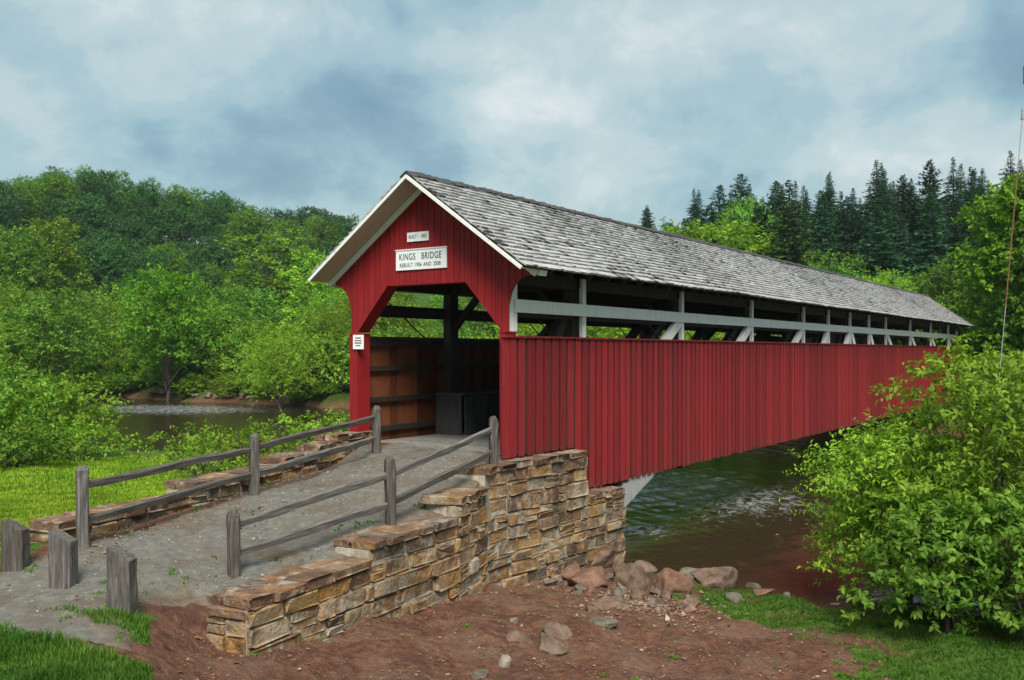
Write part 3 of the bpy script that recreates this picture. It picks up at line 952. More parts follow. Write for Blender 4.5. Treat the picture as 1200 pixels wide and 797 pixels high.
    # diagonals lean toward mid-span
    for i in range(len(POSTS) - 1):
        a, b = POSTS[i], POSTS[i + 1]
        if i >= 6: a, b = b, a
        d = 1 if b > a else -1
        lo_z, hi_z = -0.35, 2.66
        if i > 0: MB().bar(Vector((a + d * 0.2, 0.135, lo_z)).lerp(Vector((b - d * 0.10, 0.135, hi_z)), 0.3), (b - d * 0.10, 0.135, hi_z), 0.10, 0.26, up=(0, 0, 1)).build('brace', white, bridge)
        for v in ((0.42, W - 0.48) if 0 < i < len(POSTS) - 2 else (0.42,)):
            MB().bar((a + d * 0.2, v, lo_z), (b - d * 0.10, v, hi_z + 0.25), 0.18, 0.24).build('brace', dark, bridge)
    # mid rails between siding and eave
    MB().box(0.46, LEN - 0.46, 0.045, 0.082, 2.60, 2.85).build('outer_rail', white, bridge)
    MB().box(0.30, LEN - 0.3, 0.22, 0.26, 2.52, 2.68).build('inner_rail', dark, bridge)
    MB().box(0.30, LEN - 0.3, W - 0.34, W - 0.26, 2.60, 2.86).build('inner_rail', dark, bridge)
    # arches (laminated timbers springing from the abutments)
    def archz(uu): return 2.35 - (2.35 + 1.80) * ((uu - 24.1) / 20.0) ** 2
    for v, ua, ub_ in ((0.13, 3.75, 9.0), (0.13, 39.2, 44.45), (0.56, 3.75, 44.45), (W - 0.62, 3.75, 44.45)):
        m = MB(); us = np.linspace(ua, ub_, 48); th = 0.25 if v < 0.2 else 0.17
        V = []; F = []
        for uu in us:
            z = archz(uu); k = 2 * 4.15 * (24.1 - uu) / 400
            n = Vector((-k, 0, 1)).normalized()
            for vv in (v - 0.08 if v > .2 else v - 0.075, v + 0.08):
                for h in (-th, th):
                    V.append((uu + n.x * h, vv, z + n.z * h))
        for j in range(len(us) - 1):
            s4 = 4 * j
            F += [(s4, s4 + 4, s4 + 5, s4 + 1), (s4 + 2, s4 + 3, s4 + 7, s4 + 6), (s4, s4 + 2, s4 + 6, s4 + 4), (s4 + 1, s4 + 5, s4 + 7, s4 + 3)]
        F += [(0, 1, 3, 2)]
        m.add(V, F)
        m.build('arch', MATS['arch_wood'] if v < 0.2 else dark, bridge)
    # thin iron tie rods in the open band
    for i in (1, 2, 3, 4):
        for v in (0.32, W - 0.40):
            MB().tube([(POSTS[i] - 2.1, v, 2.9), (POSTS[i] + 1.9, v, 0.4)], [0.016, 0.016], 6).build('tie_rod', dark, bridge)
    # deck planks and stringers
    dp = [boardmesh(s + 80) for s in range(4)]
    dm = NM('deck_wood'); g = dm.noise(dm.pos('world', (3, 3, 3)), 3, 6, 0.6)
    dm.bsdf(dm.mix(1.0, dm.ramp(g, [(0.3, (0.13, 0.125, 0.11)), (0.7, (0.27, 0.26, 0.235))]), dm.ramp(dm.rand(), [(0, (0.7,) * 3), (1, (1,) * 3)]), 'MULTIPLY'), 0.9, None, 0.1)
    for b in dp: b.materials.append(dm.m)
    u = 0.36
    while u < LEN - 0.3:
        w = 0.295
        link('deck_plank', rnd.choice(dp), None, bridge, (u + w / 2, W / 2, -0.125), (R(90), 0, 0), (w - 0.008, 0.06, W - 0.36)); u += w
    for v in (0.6, 1.6, 2.5, 3.5):
        MB().box(0.3, LEN - 0.3, v - 0.08, v + 0.08, -0.80, -0.16).build('stringer', dark, bridge)
    # plank casing round the foot of the far arch
    cas = empty('arch_casing'); cas.parent = bridge
    u = 3.02
    while u < 7.4:
        w = rnd.uniform(0.17, 0.27)
        MB().box(u, u + w - 0.008, 3.20 + rnd.uniform(-.006, .006), 3.24, -0.10, 0.82 + rnd.uniform(-.015, .015)).build('plank', MATS['casing_wood'], cas); u += w
    MB().box(2.90, 7.5, 3.17, W - 0.17, 0.845, 0.885).build('lid', MATS['weathered_rail'], cas)
    MB().box(2.90, 2.935, 3.245, W - 0.17, -0.10, 0.84).build('end_panel', MATS['casing_wood'], cas)
    u = 2.92
    while u < 7.4:
        w = 0.25
        MB().box(u, u + w - 0.008, 0.93, 0.97, -0.10, 0.82).build('plank', dark, cas); u += w
    # bearing blocks on the abutment
    for v in (0.25, W - 0.35):
        MB().box(3.25, 3.6, v - 0.12, v + 0.12, -1.30, -1.09).build('bearing_block', MATS['arch_wood'], bridge)


build_bridge()


# signs on the gable
def text_mesh(name, body, size, sx=1.0):
    cu = bpy.data.curves.new(name, 'FONT'); cu.body = body; cu.size = size; cu.align_x = 'CENTER'; cu.align_y = 'CENTER'; cu.extrude = 0.0015
    cu.space_character = 1.08
    o = bpy.data.objects.new(name, cu); col.objects.link(o)
    bpy.context.view_layer.update()
    me = bpy.data.meshes.new_from_object(o.evaluated_get(bpy.context.evaluated_depsgraph_get()))
    bpy.data.objects.remove(o); me.name = name
    for v in me.vertices: v.co.x *= sx
    return me


def sign(name, vc, zc, w, h, lines, label, u=0.150, tilt=0.0):
    rt = empty(name, B(u, vc, zc), BA - R(90)); rt.rotation_euler = (0, tilt, BA - R(90))
    # local x to the viewer's right, local y away from the viewer, z up
    tag(rt, label, 'sign')
    MB().box(-w / 2, w / 2, 0, 0.02, -h / 2, h / 2).build('board', MATS['sign_white'], rt)
    for body, size, dx, dz, sx in lines:
        words = body.split(); gap = size * (1.15 if size > 0.15 else 0.62) * sx
        ms = [text_mesh('lettering', wd, size, sx) for wd in words]
        ws = [max(v.co.x for v in q.vertices) - min(v.co.x for v in q.vertices) for q in ms]
        x = dx - (sum(ws) + gap * (len(ws) - 1)) / 2
        for q, wd_ in zip(ms, ws):
            link('lettering', q, MATS['ink'], rt, (x + wd_ / 2, -0.0035, dz), (R(90), 0, 0)); x += wd_ + gap
    return rt


s1 = sign('name_sign', 2.135, 3.700, 1.32, 0.40, [('KINGS   BRIDGE', 0.185, -0.02, 0.06, 0.78), ('REBUILT  1906  AND  2008', 0.112, -0.02, -0.105, 0.80)],
          'wide white name board with two lettered lines on the red gable', u=0.150)
MB().box(-0.68, 0.67, -0.012, 0.024, 0.201, 0.221).build('top_moulding', MATS['sign_white'], s1)
sign('date_sign', 2.215, 4.16, 0.56, 0.185, [('BUILT - 1802', 0.100, 0, 0, 0.76)], 'small white date board with one line above the wide name board')
ns = empty('notice_sign', B(0.125, 3.83, 2.05), BA - R(90))
tag(ns, 'small square white notice with red and black lines on the left portal post', 'sign')
MB().box(-0.15, 0.15, 0, 0.012, -0.15, 0.15).build('board', MATS['sign_white'], ns)
for k, (z, wd, mt) in enumerate(((0.085, 0.16, 'ink'), (0.03, 0.20, 'red_ink'), (-0.02, 0.20, 'ink'), (-0.075, 0.13, 'red_ink'))):
    MB().box(-wd / 2, wd / 2, -0.003, -0.0005, z - 0.011, z + 0.011).build('printed_line', MATS[mt], ns)

# ------------------------------------------------------------------ stone walls


def stone_variants(n, mats, seed, amp=0.07):
    out = []
    for i in range(n):
        r = random.Random(seed + i)
        g = [-0.5, -0.42, 0.0, 0.42, 0.5]
        import bmesh
        bm = bmesh.new()
        bmesh.ops.create_cube(bm, size=1.0)
        bmesh.ops.subdivide_edges(bm, edges=bm.edges[:], cuts=2, use_grid_fill=True)
        for v in bm.verts:
            for ax in range(3):
                c = v.co[ax]
                if abs(abs(c) - 1 / 6) < 0.01: v.co[ax] = math.copysign(0.40, c)
            ex = sum(abs(abs(v.co[ax]) - 0.5) < 0.01 for ax in range(3))
            k = {3: 0.93, 2: 0.975, 1: 1.0}.get(ex, 1)
            v.co.x *= 1 - (1 - k) * 0.5; v.co.y *= k; v.co.z *= 1 - (1 - k) * 1.1
            v.co += Vector((r.uniform(-amp, amp) * .35, r.uniform(-amp, amp) * 1.3, r.uniform(-amp, amp) * 0.8))
        me = bpy.data.meshes.new('stone'); bm.to_mesh(me); bm.free()
        me.materials.append(mats)
        out.append(me)
    return out


STONES = stone_variants(12, MATS['wall_stone'], 100)
COPES = stone_variants(8, MATS['coping_stone'], 200, 0.075)


class Line:
    def __init__(s, pts):
        s.p = [Vector(p) for p in pts]; s.d = [0]
        for a, b in zip(s.p[:-1], s.p[1:]): s.d.append(s.d[-1] + (b - a).length)
        s.len = s.d[-1]

    def at(s, t):
        t = min(max(t, 0), s.len)
        for i in range(len(s.p) - 1):
            if t <= s.d[i + 1] + 1e-9:
                break
        a, b = s.p[i], s.p[i + 1]; f = (t - s.d[i]) / (s.d[i + 1] - s.d[i])
        return a.lerp(b, f), (b - a).normalized()


def build_wall(root, pts, steps, thick, base, side, seed, rowh=(0.15, 0.33), lens=(0.28, 0.95), cope_h=0.125, core=True):
    """side=+1: visible face to the right of the line's direction. steps: [(s_end, top_z)]"""
    r = random.Random(seed)
    ln = Line(pts)
    o0 = root.location
    zmax = max(t for _, t in steps); zmin = base(0) if callable(base) else base
    zmin = min(base(s * ln.len / 20) for s in range(21)) - 0.15
    def top(s):
        for e, t in steps:
            if s <= e: return t
        return steps[-1][1]
    bounds = [zmax - cope_h]
    while bounds[-1] > zmin: bounds.append(bounds[-1] - r.uniform(*rowh))
    def place(mesh, s, length, z0, z1, depth, proud, name='stone', jit=0.0):
        p, d = ln.at(s)
        n = Vector((d.y, -d.x, 0)) * side
        c = p + n * (proud - depth / 2)
        o = link(name, mesh, None, root, (c.x - o0.x, c.y - o0.y, (z0 + z1) / 2 - o0.z), (r.uniform(-.02, .02), r.uniform(-.02, .02) + jit, math.atan2(d.y, d.x) + r.uniform(-.015, .015) + (math.pi if side < 0 else 0)), (length, depth, z1 - z0))
        return o
    s0 = 0.0
    for e, t in steps:
        e = min(e, ln.len)
        s = s0
        while s < e - 0.02:          # coping
            w = r.uniform(0.30, 0.62)
            if e - s - w < 0.3: w = e - s
            full = thick + 0.07; pr = 0.05 + r.uniform(-.02, .025)
            za, zb2 = t - cope_h + r.uniform(-.01, .01), t + r.uniform(-.012, .018)
            if r.random() < 0.6 and thick > 0.4:      # two stones deep, a mortar joint between
                f = r.uniform(0.48, 0.64) * full
                place(r.choice(COPES), s + w / 2, w - 0.028, za, zb2, f, pr, 'coping_stone')
                place(r.choice(COPES), s + w / 2, w - 0.035, za, zb2 - 0.008, full - f - 0.025, pr - f - 0.025, 'coping_stone')
            else:
                place(r.choice(COPES), s + w / 2, w - 0.028, za, zb2, full, pr, 'coping_stone')
            s += w
        s0 = e
    for z1, z0 in zip(bounds[:-1], bounds[1:]):
        s = 0.0
        while s < ln.len - 0.02:
            w = r.uniform(*lens)
            if ln.len - s - w < 0.2: w = ln.len - s
            # keep stones inside one step so courses end cleanly at each drop
            for e, t in steps:
                if s < e - 0.02 < s + w: w = e - s + 0.03; break
            sc = s + w / 2
            tp = top(sc) - cope_h
            zz1 = min(z1, tp - 0.004)
            bs = base(sc)
            if zz1 - z0 > 0.05 and zz1 > bs - 0.12:
                split = (w < 0.6 and z1 - z0 > 0.2 and r.random() < 0.4)
                if split:
                    zm = (zz1 + z0) / 2 + r.uniform(-.02, .02)
                    place(r.choice(STONES), sc, w - 0.02, zm + 0.009, zz1 - 0.008, 0.26, r.uniform(-.015, .03))
                    place(r.choice(STONES), sc, w - 0.02, z0 + 0.008, zm - 0.009, 0.26, r.uniform(-.015, .03))
                else:
                    place(r.choice(STONES), sc, w - r.uniform(.018, .036), z0 + 0.013, zz1 - 0.012, 0.26, r.uniform(-.02, .055))
            s += w
    if core:
        m = MB()
        s0 = 0.0
        for e, t in steps:
            e = min(e, ln.len)
            cuts = sorted({s0, e, *[d for d in ln.d if s0 < d < e]})
            for a, b in zip(cuts[:-1], cuts[1:]):
                pa, d = ln.at(a + 1e-5); pb, _ = ln.at(b - 1e-5); n = Vector((d.y, -d.x, 0)) * side
                V = []
                for p in (pa, pb):
                    for q in (-0.028, -thick + 0.03):
                        for z in (zmin, t - cope_h - 0.005):
                            w = p + n * q
                            V.append((w.x - o0.x, w.y - o0.y, z - o0.z))
                m.add(V, [(0, 1, 3, 2), (4, 6, 7, 5), (0, 4, 5, 1), (2, 3, 7, 6), (0, 2, 6, 4), (1, 5, 7, 3)])
            s0 = e
        s0 = 0.0
        for e, t in steps:        # bedding mortar that shows in the joints between coping stones
            e = min(e, ln.len)
            cuts = sorted({s0 + 0.09, e - 0.09, *[d for d in ln.d if s0 + 0.09 < d < e - 0.09]})
            for a, b in zip(cuts[:-1], cuts[1:]):
                pa, d = ln.at(a + 1e-5); pb, _ = ln.at(b - 1e-5); n = Vector((d.y, -d.x, 0)) * side
                V = [(w.x - o0.x, w.y - o0.y, z - o0.z) for p in (pa, pb) for w in (p + n * -0.02, p + n * (-thick + 0.06)) for z in (t - cope_h - 0.02, t - 0.024)]
                m.add(V, [(0, 1, 3, 2), (4, 6, 7, 5), (0, 4, 5, 1), (2, 3, 7, 6), (0, 2, 6, 4), (1, 5, 7, 3)])
            s0 = e
        m.build('mortar', MATS['mortar'], root)
    return ln


lnr = Line(WALL_R)
sR = lnr.d
end_u = lambda u: sR[3] + (u + 0.75) / 4.95 * (sR[4] - sR[3])
right_wall = empty('stone_wall', (WALL_R[0].x, WALL_R[0].y, -1.7))
tag(right_wall, 'stepped tan and brown stone wing wall beside the red dirt slope', 'wall')
STEPS_R = [(2.42, -1.00), (sR[2] - 0.15, -0.77), (sR[3] - 0.35, -0.48), (end_u(2.55), -0.185), (end_u(4.2), -1.13)]


def base_r(s):
    p, d = lnr.at(s); n = Vector((d.y, -d.x, 0))
    q = p + n * 0.25
    return float(f_lo(np.array(q.x), np.array(q.y)))


build_wall(right_wall, WALL_R, STEPS_R, 0.62, base_r, 1, 11)
# end face of the right wall, towards the viewer's left
p0, d0 = lnr.at(0); n0 = Vector((d0.y, -d0.x, 0))
build_wall(right_wall, [p0 - n0 * 0.62 - d0 * 0.01, p0 - n0 * 0.02 - d0 * 0.01], [(0.7, -1.00 - 0.12)], 0.26, lambda s: -1.6, 1, 12, (0.17, 0.26), (0.24, 0.36), 0.11, core=False)

left_pts = [Vector((-6.02, 12.35, 0)), Vector((-4.72, 15.25, 0)), Vector((-3.98, 17.6, 0)), Vector((*B(0.55, 3.86).xy, 0))]
lnl = Line(left_pts)
left_wall = empty('stone_wall', (left_pts[0].x, left_pts[0].y, -0.9))
tag(left_wall, 'low mossy brown stone wing wall between gravel path and lawn', 'wall')
build_wall(left_wall, left_pts, [(2.45, -0.40), (5.0, -0.20), (6.2, -0.08), (6.9, 0.03), (99, 0.16)], 0.5, lambda s: float(f_up(np.array(lnl.at(s)[0].x), np.array(lnl.at(s)[0].y))) - 0.05, 1, 21, (0.14, 0.24), (0.28, 0.7), 0.12)
p0l, d0l = lnl.at(0); n0l = Vector((d0l.y, -d0l.x, 0))
build_wall(left_wall, [p0l - n0l * 0.5 + d0l * 0.02, p0l - n0l * 0.02 + d0l * 0.02], [(0.6, -0.54)], 0.3, lambda s: -1.0, 1, 22, (0.15, 0.25), (0.2, 0.34), 0.12, core=False)
# outer face of the left wall towards the lawn
build_wall(left_wall, [p - Vector((1, -0.45, 0)) * 0.44 for p in left_pts[::-1]], [(99, -0.62)], 0.3, lambda s: -1.3, 1, 23, (0.16, 0.26), (0.35, 0.8), 0.1, core=False)

# the abutments under the bridge
near_ab = empty('stone_abutment', B(4.2, 0, -3.0)); tag(near_ab, 'stone abutment under the near end of the bridge facing the river', 'abutment')
build_wall(near_ab, [B(4.2, 4.5), B(4.2, -0.05)], [(99, -1.22)], 0.6, lambda s: -2.9, -1, 31, (0.25, 0.36), (0.45, 0.95))
near_ab_fill = MB()
V = [B(u, v, z) - near_ab.location for u in (0.40, 3.62) for v in (0.3, W + 0.2) for z in (-3.1, -0.83)]
near_ab_fill.add(V, [(0, 1, 3, 2), (4, 6, 7, 5), (0, 4, 5, 1), (2, 3, 7, 6), (0, 2, 6, 4), (1, 5, 7, 3)]).build('rubble_fill', MATS['mortar'], near_ab)
far_ab = empty('stone_abutment', B(44.2, 0, -3.0)); tag(far_ab, 'stone abutment under the far end of the bridge beyond the river', 'abutment')
build_wall(far_ab, [B(44.2, -0.8), B(44.2, 4.9)], [(99, -1.22)], 0.6, lambda s: -2.9, -1, 32, (0.25, 0.36), (0.45, 0.95))

# ------------------------------------------------------------------ fences and bollards


def post_mesh(h, w, seed, top='round'):
    r = random.Random(seed); V = []; F = []
    zs = [-0.35, 0.0, h * 0.3, h * 0.6, h * 0.85, h - 0.05, h]
    for i, z in enumerate(zs):
        k = 1.0 if i < 5 else (0.97 if i == 5 else 0.55)
        for (a, b) in ((-.5, -.32), (-.32, -.5), (.32, -.5), (.5, -.32), (.5, .32), (.32, .5), (-.32, .5), (-.5, .32)):
            V.append((a * w * k + r.uniform(-.008, .008), b * w * k + r.uniform(-.008, .008), z + (r.uniform(-.012, .012) if i > 4 else 0)))
    n = 8
    for i in range(len(zs) - 1):
        for k in range(n): F.append((i * n + k, i * n + (k + 1) % n, (i + 1) * n + (k + 1) % n, (i + 1) * n + k))
    F.append(tuple(range(len(V) - n, len(V))))
    return pymesh('post', V, F)


def rail_mesh(L, seed):
    r = random.Random(seed); V = []; F = []
    ns = 9
    for i in range(ns):
        x = L * i / (ns - 1); t = abs(2 * i / (ns - 1) - 1)
        h = 0.062 - 0.012 * t; w = 0.038 - 0.01 * t
        dz = 0.010 * math.sin(i * 1.1 + seed) ; dy = 0.008 * math.cos(i * .9 + seed)
        for (a, b) in ((-w, -h * .6), (w * .6, -h), (w, h * .5), (-w * .3, h), (-w, h * .4)):
            V.append((x, a + dy + r.uniform(-.005, .005), b + dz + r.uniform(-.007, .007)))
    n = 5
    for i in range(ns - 1):
        for k in range(n): F.append((i * n + k, (i + 1) * n + k, (i + 1) * n + (k + 1) % n, i * n + (k + 1) % n))
    F.append(tuple(range(n))); F.append(tuple(range(len(V) - n, len(V)))[::-1])
    return pymesh('rail', V, F)


def fence(label, posts, seed):
    rt = empty('split_rail_fence', (posts[0][0], posts[0][1], posts[0][2]))
    tag(rt, label, 'fence')
    O = rt.location.copy()
    r = random.Random(seed)
    for i, (x, y, z, h) in enumerate(posts):
        link('post', post_mesh(h, 0.15, seed + i), MATS['weathered_post'], rt, Vector((x, y, z)) - O, (r.uniform(-.02, .02), r.uniform(-.02, .02), r.uniform(0.3, 0.6)))
    for i in range(len(posts) - 1):
        a, b = Vector(posts[i][:3]), Vector(posts[i + 1][:3])
        for k, f in enumerate((0.76, 0.345)):
            p = a + Vector((0, 0, posts[i][3] * f + r.uniform(-.02, .02))); q = b + Vector((0, 0, posts[i + 1][3] * f + r.uniform(-.02, .02)))
            d = q - p
            o = link('rail', rail_mesh(d.length, seed * 3 + i * 2 + k), MATS['weathered_rail'], rt, p - O)
            o.rotation_euler = d.to_track_quat('X', 'Z').to_euler()
    return rt


def at(px, D): return ((px - 600) / FPX * D, D)


def ztop(py, D): return EYE + (HZ - py) / FPX * D


fl = []
for px, py0, py1, D in ((441, 476, 535, 19.0), (297, 508, 582, 15.2), (97, 546, 638, 12.2)):
    x, y = at(px, D); zb = hz(x, y); fl.append((x, y, zb, ztop(py0, D) - zb))
fence('weathered grey split rail fence along the lawn side of the gravel path', fl, 5)
fr_ = []
for px, py0, D in ((578.5, 488, 16.9), (458, 535, 14.25), (274, 598, 12.0)):
    x, y = at(px, D); zb = float(f_up(np.array(x), np.array(y))); fr_.append((x, y, zb, ztop(py0, D) - zb))
fence('weathered grey split rail fence behind the stepped stone wall', fr_, 9)


def bollard(px, py_base, py_top, wpx, label, seed):
    g = ray(px, py_base)
    D = g.y; h = (py_base - py_top) / FPX * D; w = wpx / FPX * D
    r = random.Random(seed); V = []; F = []
    cut = [(-.5, 1.0), (-.5, 1.0), (.5, .80), (.5, .80)]
    zs = [-0.3, 0, .3, .55, .75]
    pts = [(-.5, -.42), (-.42, -.5), (.42, -.5), (.5, -.42), (.5, .42), (.42, .5), (-.42, .5), (-.5, .42)]
    for z in zs:
        for a, b in pts: V.append((a * w * .86 + r.uniform(-.006, .006), b * w * .62 + r.uniform(-.006, .006), z * h if z > 0 else z))
    for a, b in pts: V.append((a * w * .86, b * w * .62, h * (0.90 - 0.20 * a) + r.uniform(-.008, .008)))
    n = 8
    for i in range(len(zs)):
        for k in range(n): F.append((i * n + k, i * n + (k + 1) % n, (i + 1) * n + (k + 1) % n, (i + 1) * n + k))
    F.append(tuple(range(len(V) - n, len(V))))
    o = link('wooden_bollard', pymesh('wooden_bollard', V, F), MATS['weathered_post'], None, (g.x, g.y, hz(g.x, g.y)), (0, 0, R(-12 + seed * 3)))
    tag(o, label, 'bollard', 'wooden bollards across the path')


bollard(143, 716, 640, 33, 'slant-topped wooden bollard nearest the stone wall end, greyest of three', 1)
bollard(74, 688, 621, 31, 'slant-topped brownish wooden bollard between the other two', 2)
bollard(18, 668, 609, 30, 'slant-topped wooden bollard farthest from the stepped stone wall, by the lawn', 3)

# ------------------------------------------------------------------ rocks


def rock_variants(n, seed):
    import bmesh
    out = []
    for i in range(n):
        r = random.Random(seed + i)
        bm = bmesh.new(); bmesh.ops.create_icosphere(bm, subdivisions=4, radius=0.5)
        planes = [(Vector((r.gauss(0, 1), r.gauss(0, 1), r.gauss(0, 1))).normalized(), r.uniform(0.20, 0.38)) for _ in range(13)]
        off = Vector((seed + i * 3.7, i * 1.9, i * 5.1))
        for v in bm.verts:
            for nrm, d in planes:
                k = v.co.dot(nrm)
                if k > d: v.co -= nrm * (k - d) * 0.88
        for v in bm.verts:
            v.co += v.co.normalized() * (mnoise.noise(v.co * 4 + off) * 0.045 + mnoise.noise(v.co * 11 + off) * 0.028 + mnoise.noise(v.co * 26 + off) * 0.014)
        me = bpy.data.meshes.new('boulder'); bm.to_mesh(me); bm.free()
        me.polygons.foreach_set('use_smooth', [True] * len(me.polygons))
        out.append(me)
    return out


ROCKS = rock_variants(9, 500)


def rock(px, py, wpx, hpx, mat, label, group, seed, rot=(0, 0, 0), sink=0.25, name='boulder', floor=None):
    g = ray(px, py, floor)
    D = g.y; w = wpx / FPX * D * 1.15; h = hpx / FPX * D * 1.1
    r = random.Random(seed)
    o = bpy.data.objects.new(name, ROCKS[seed % len(ROCKS)])
    col.objects.link(o)
    if not ROCKS[seed % len(ROCKS)].materials: ROCKS[seed % len(ROCKS)].materials.append(MATS['boulder'])
    o.material_slots[0].link = 'OBJECT'; o.material_slots[0].material = MATS[mat]
    dep = w * r.uniform(0.7, 0.95)
    gz = hz(g.x, g.y + dep * .4)
    o.location = (g.x, g.y + dep * 0.4, max(gz, WATER - 0.25 if floor is None else gz) + h * (0.5 - sink))
    o.scale = (w * 1.15, dep * 1.15, h * 1.45)
    o.rotation_euler = (rot[0], rot[1], rot[2] + r.uniform(-.3, .3))
    tag(o, label, 'rock', group)


GB = 'boulders on the near river bank'
bank = [
    (702, 664, 46, 26, 'boulder', 'brown boulder tucked against the corner of the stepped stone wall'),
    (740, 692, 50, 28, 'boulder', 'broad brown boulder in the pile below the stone wall corner'),
    (690, 692, 56, 24, 'boulder_red', 'reddish slab lying in the dirt at the foot of the stone wall'),
    (757, 672, 36, 22, 'boulder', 'rounded brown boulder at the water edge below the timber arch foot'),
    (788, 699, 42, 32, 'boulder_red', 'blocky tan boulder left of the small grass patch by the water'),
    (806, 714, 32, 18, 'boulder', 'low brown stone at the left edge of the small grass patch'),
    (838, 690, 52, 26, 'boulder', 'long tilted tan slab behind the small grass patch'),
    (812, 680, 32, 20, 'boulder_grey', 'dark wet boulder between the tan slab and the boulder pile'),
    (889, 690, 32, 22, 'boulder_grey', 'smooth grey boulder standing at the edge of the dark water'),
    (897, 699, 34, 10, 'boulder_red', 'flat reddish stone in front of the smooth grey boulder'),
    (862, 706, 26, 9, 'boulder_grey', 'flat grey stone lying in the small grass patch'),
    (738, 617, 25, 12, 'boulder_red', 'flat reddish rock in the water beside the stone wall corner'),
    (914, 627, 12, 14, 'boulder_pale', 'pale rock standing alone in the dark water mid stream'),
    (870, 652, 14, 8, 'boulder_pale', 'small pale rock in the shallows, farthest out of the near group'),
    (856, 660, 13, 7, 'boulder_pale', 'small pale rock in the shallows beside the tan slab'),
    (828, 655, 16, 8, 'boulder_grey', 'small dark rock in the shallows left of the pale rocks'),
    (832, 663, 20, 9, 'boulder', 'small brown rock awash just behind the tan slab'),
    (1003, 696, 40, 8, 'boulder_pale', 'long flat pale rock in the shallows by the big bush'),
    (980, 709, 16, 8, 'boulder_pale', 'small pale rock on the shore left of the big bush'),
    (923, 702, 10, 7, 'boulder_grey', 'tiny grey rock on the shore right of the smooth boulder'),
    (665, 682, 40, 20, 'boulder_red', 'red stone half buried in the dirt under the wall'),
    (720, 712, 40, 18, 'boulder', 'low brown stone in front of the boulder pile'),
]
for i, (px, py, w, h, m, lb) in enumerate(bank):
    rock(px, py, w, h, m, lb, GB, 20 + i, (0, 0, 0), 0.34)
rq = random.Random(5)
for i in range(26):
    px = rq.uniform(640, 812); py = 668 + (px - 640) * 0.16 + rq.uniform(0, 26)
    rock(px, py, rq.uniform(9, 26), rq.uniform(6, 13), rq.choice(['boulder', 'boulder_red', 'boulder', 'boulder_grey']), 'small brown rubble stone strewn between the wall corner and the water', 'rubble at the foot of the stone wall', 300 + i, (rq.uniform(-.5, .5), rq.uniform(-.5, .5), 0), 0.35, 'rubble_stone')
GD = 'stones half buried in the red dirt'
dirt_rocks = [
    (606, 756, 34, 14, 'boulder', 'dark brown stone lying below a pale pebble in the red dirt', (0, .35, 0)),
    (653, 747, 44, 26, 'boulder', 'upper of two tilted brown slabs sticking out of the red dirt', (0, .7, 0)),
    (645, 768, 40, 24, 'boulder', 'lower of two tilted brown slabs sticking out of the red dirt', (0, .75, 0)),
    (705, 736, 32, 12, 'boulder_grey', 'flat grey stone lying right of the tilted slabs', (0, 0, 0)),
    (697, 716, 26, 10, 'boulder', 'brown stone just above the flat grey stone in the dirt', (0, .3, 0)),
    (602, 731, 12, 9, 'boulder_pale', 'small pale stone in the red dirt above the dark brown stone', (0, 0, 0)),
    (590, 784, 17, 14, 'boulder_pale', 'small pale angular stone near the bottom of the red dirt', (0, .5, 0)),
    (560, 797, 22, 20, 'boulder_grey', 'greenish grey stone at the bottom edge of the red dirt', (0, .6, 0)),
]
for i, (px, py, w, h, m, lb, ro) in enumerate(dirt_rocks):
    rock(px, py, w, h, m, lb, GD, 60 + i, ro, 0.48, 'stone')
rr = random.Random(77)
for i in range(34):
    px = rr.uniform(58, 300); py = 459 + (px - 58) * 0.045 + rr.uniform(-2, 9)
    rock(px, py, rr.uniform(6, 17), rr.uniform(2.5, 6), rr.choice(['boulder_red', 'boulder_pale', 'boulder_red', 'boulder_grey']), 'small reddish rock on the shore across the river, left of the bridge', 'rocks on the far shore left of the bridge', 100 + i, floor=WATER)
for i in range(20):
    px = rr.uniform(905, 985); py = 517 + rr.uniform(-3, 9)
    rock(px, py, rr.uniform(7, 18), rr.uniform(3, 6), rr.choice(['boulder_red', 'boulder_pale', 'boulder_grey']), 'small rock on the shore under the far end of the bridge', 'rocks under the far end of the bridge', 200 + i, floor=WATER)

# ------------------------------------------------------------------ vegetation


def leaves_geo(C, D, Nn, S, wid, four=False, cup=0.15, g=None):
    """C base points, D directions (unit), Nn normals, S lengths -> verts, tris"""
    Sd = np.cross(D, Nn); Sd /= np.maximum(np.linalg.norm(Sd, axis=1), 1e-6)[:, None]
    Nr = np.cross(Sd, D)
    s = S[:, None]
    base = C; tip = C + D * s - Nr * s * 0.12
    l = C + D * s * 0.45 + Sd * s * wid + Nr * s * cup; r = C + D * s * 0.45 - Sd * s * wid + Nr * s * cup
    n = len(C)
    if not four:
        V = np.stack([base, l, tip, r], 1).reshape(-1, 3)
        b = (np.arange(n) * 4)[:, None]
        F = np.concatenate([b + [0, 1, 2], b + [0, 2, 3]], 1).reshape(-1, 3)
        return V, F, 4
    up2 = Nr * s * cup * 0.6
    l1 = C + D * s * 0.24 + Sd * s * wid * 0.85 + up2; r1 = C + D * s * 0.24 - Sd * s * wid * 0.85 + up2
    l2 = C + D * s * 0.62 + Sd * s * wid * 0.80 + up2 * 0.7; r2 = C + D * s * 0.62 - Sd * s * wid * 0.80 + up2 * 0.7
    m1 = C + D * s * 0.28; m2 = C + D * s * 0.64 - Nr * s * 0.03
    tip = C + D * s - Nr * s * 0.16
    V = np.stack([base, l1, l2, tip, r2, r1, m1, m2], 1).reshape(-1, 3)
    b = (np.arange(n) * 8)[:, None]
    F = np.concatenate([b + t for t in ([0, 1, 6], [6, 1, 2], [6, 2, 7], [7, 2, 3], [0, 6, 5], [6, 4, 5], [6, 7, 4], [7, 3, 4])], 1).reshape(-1, 3)
    return V, F, 8


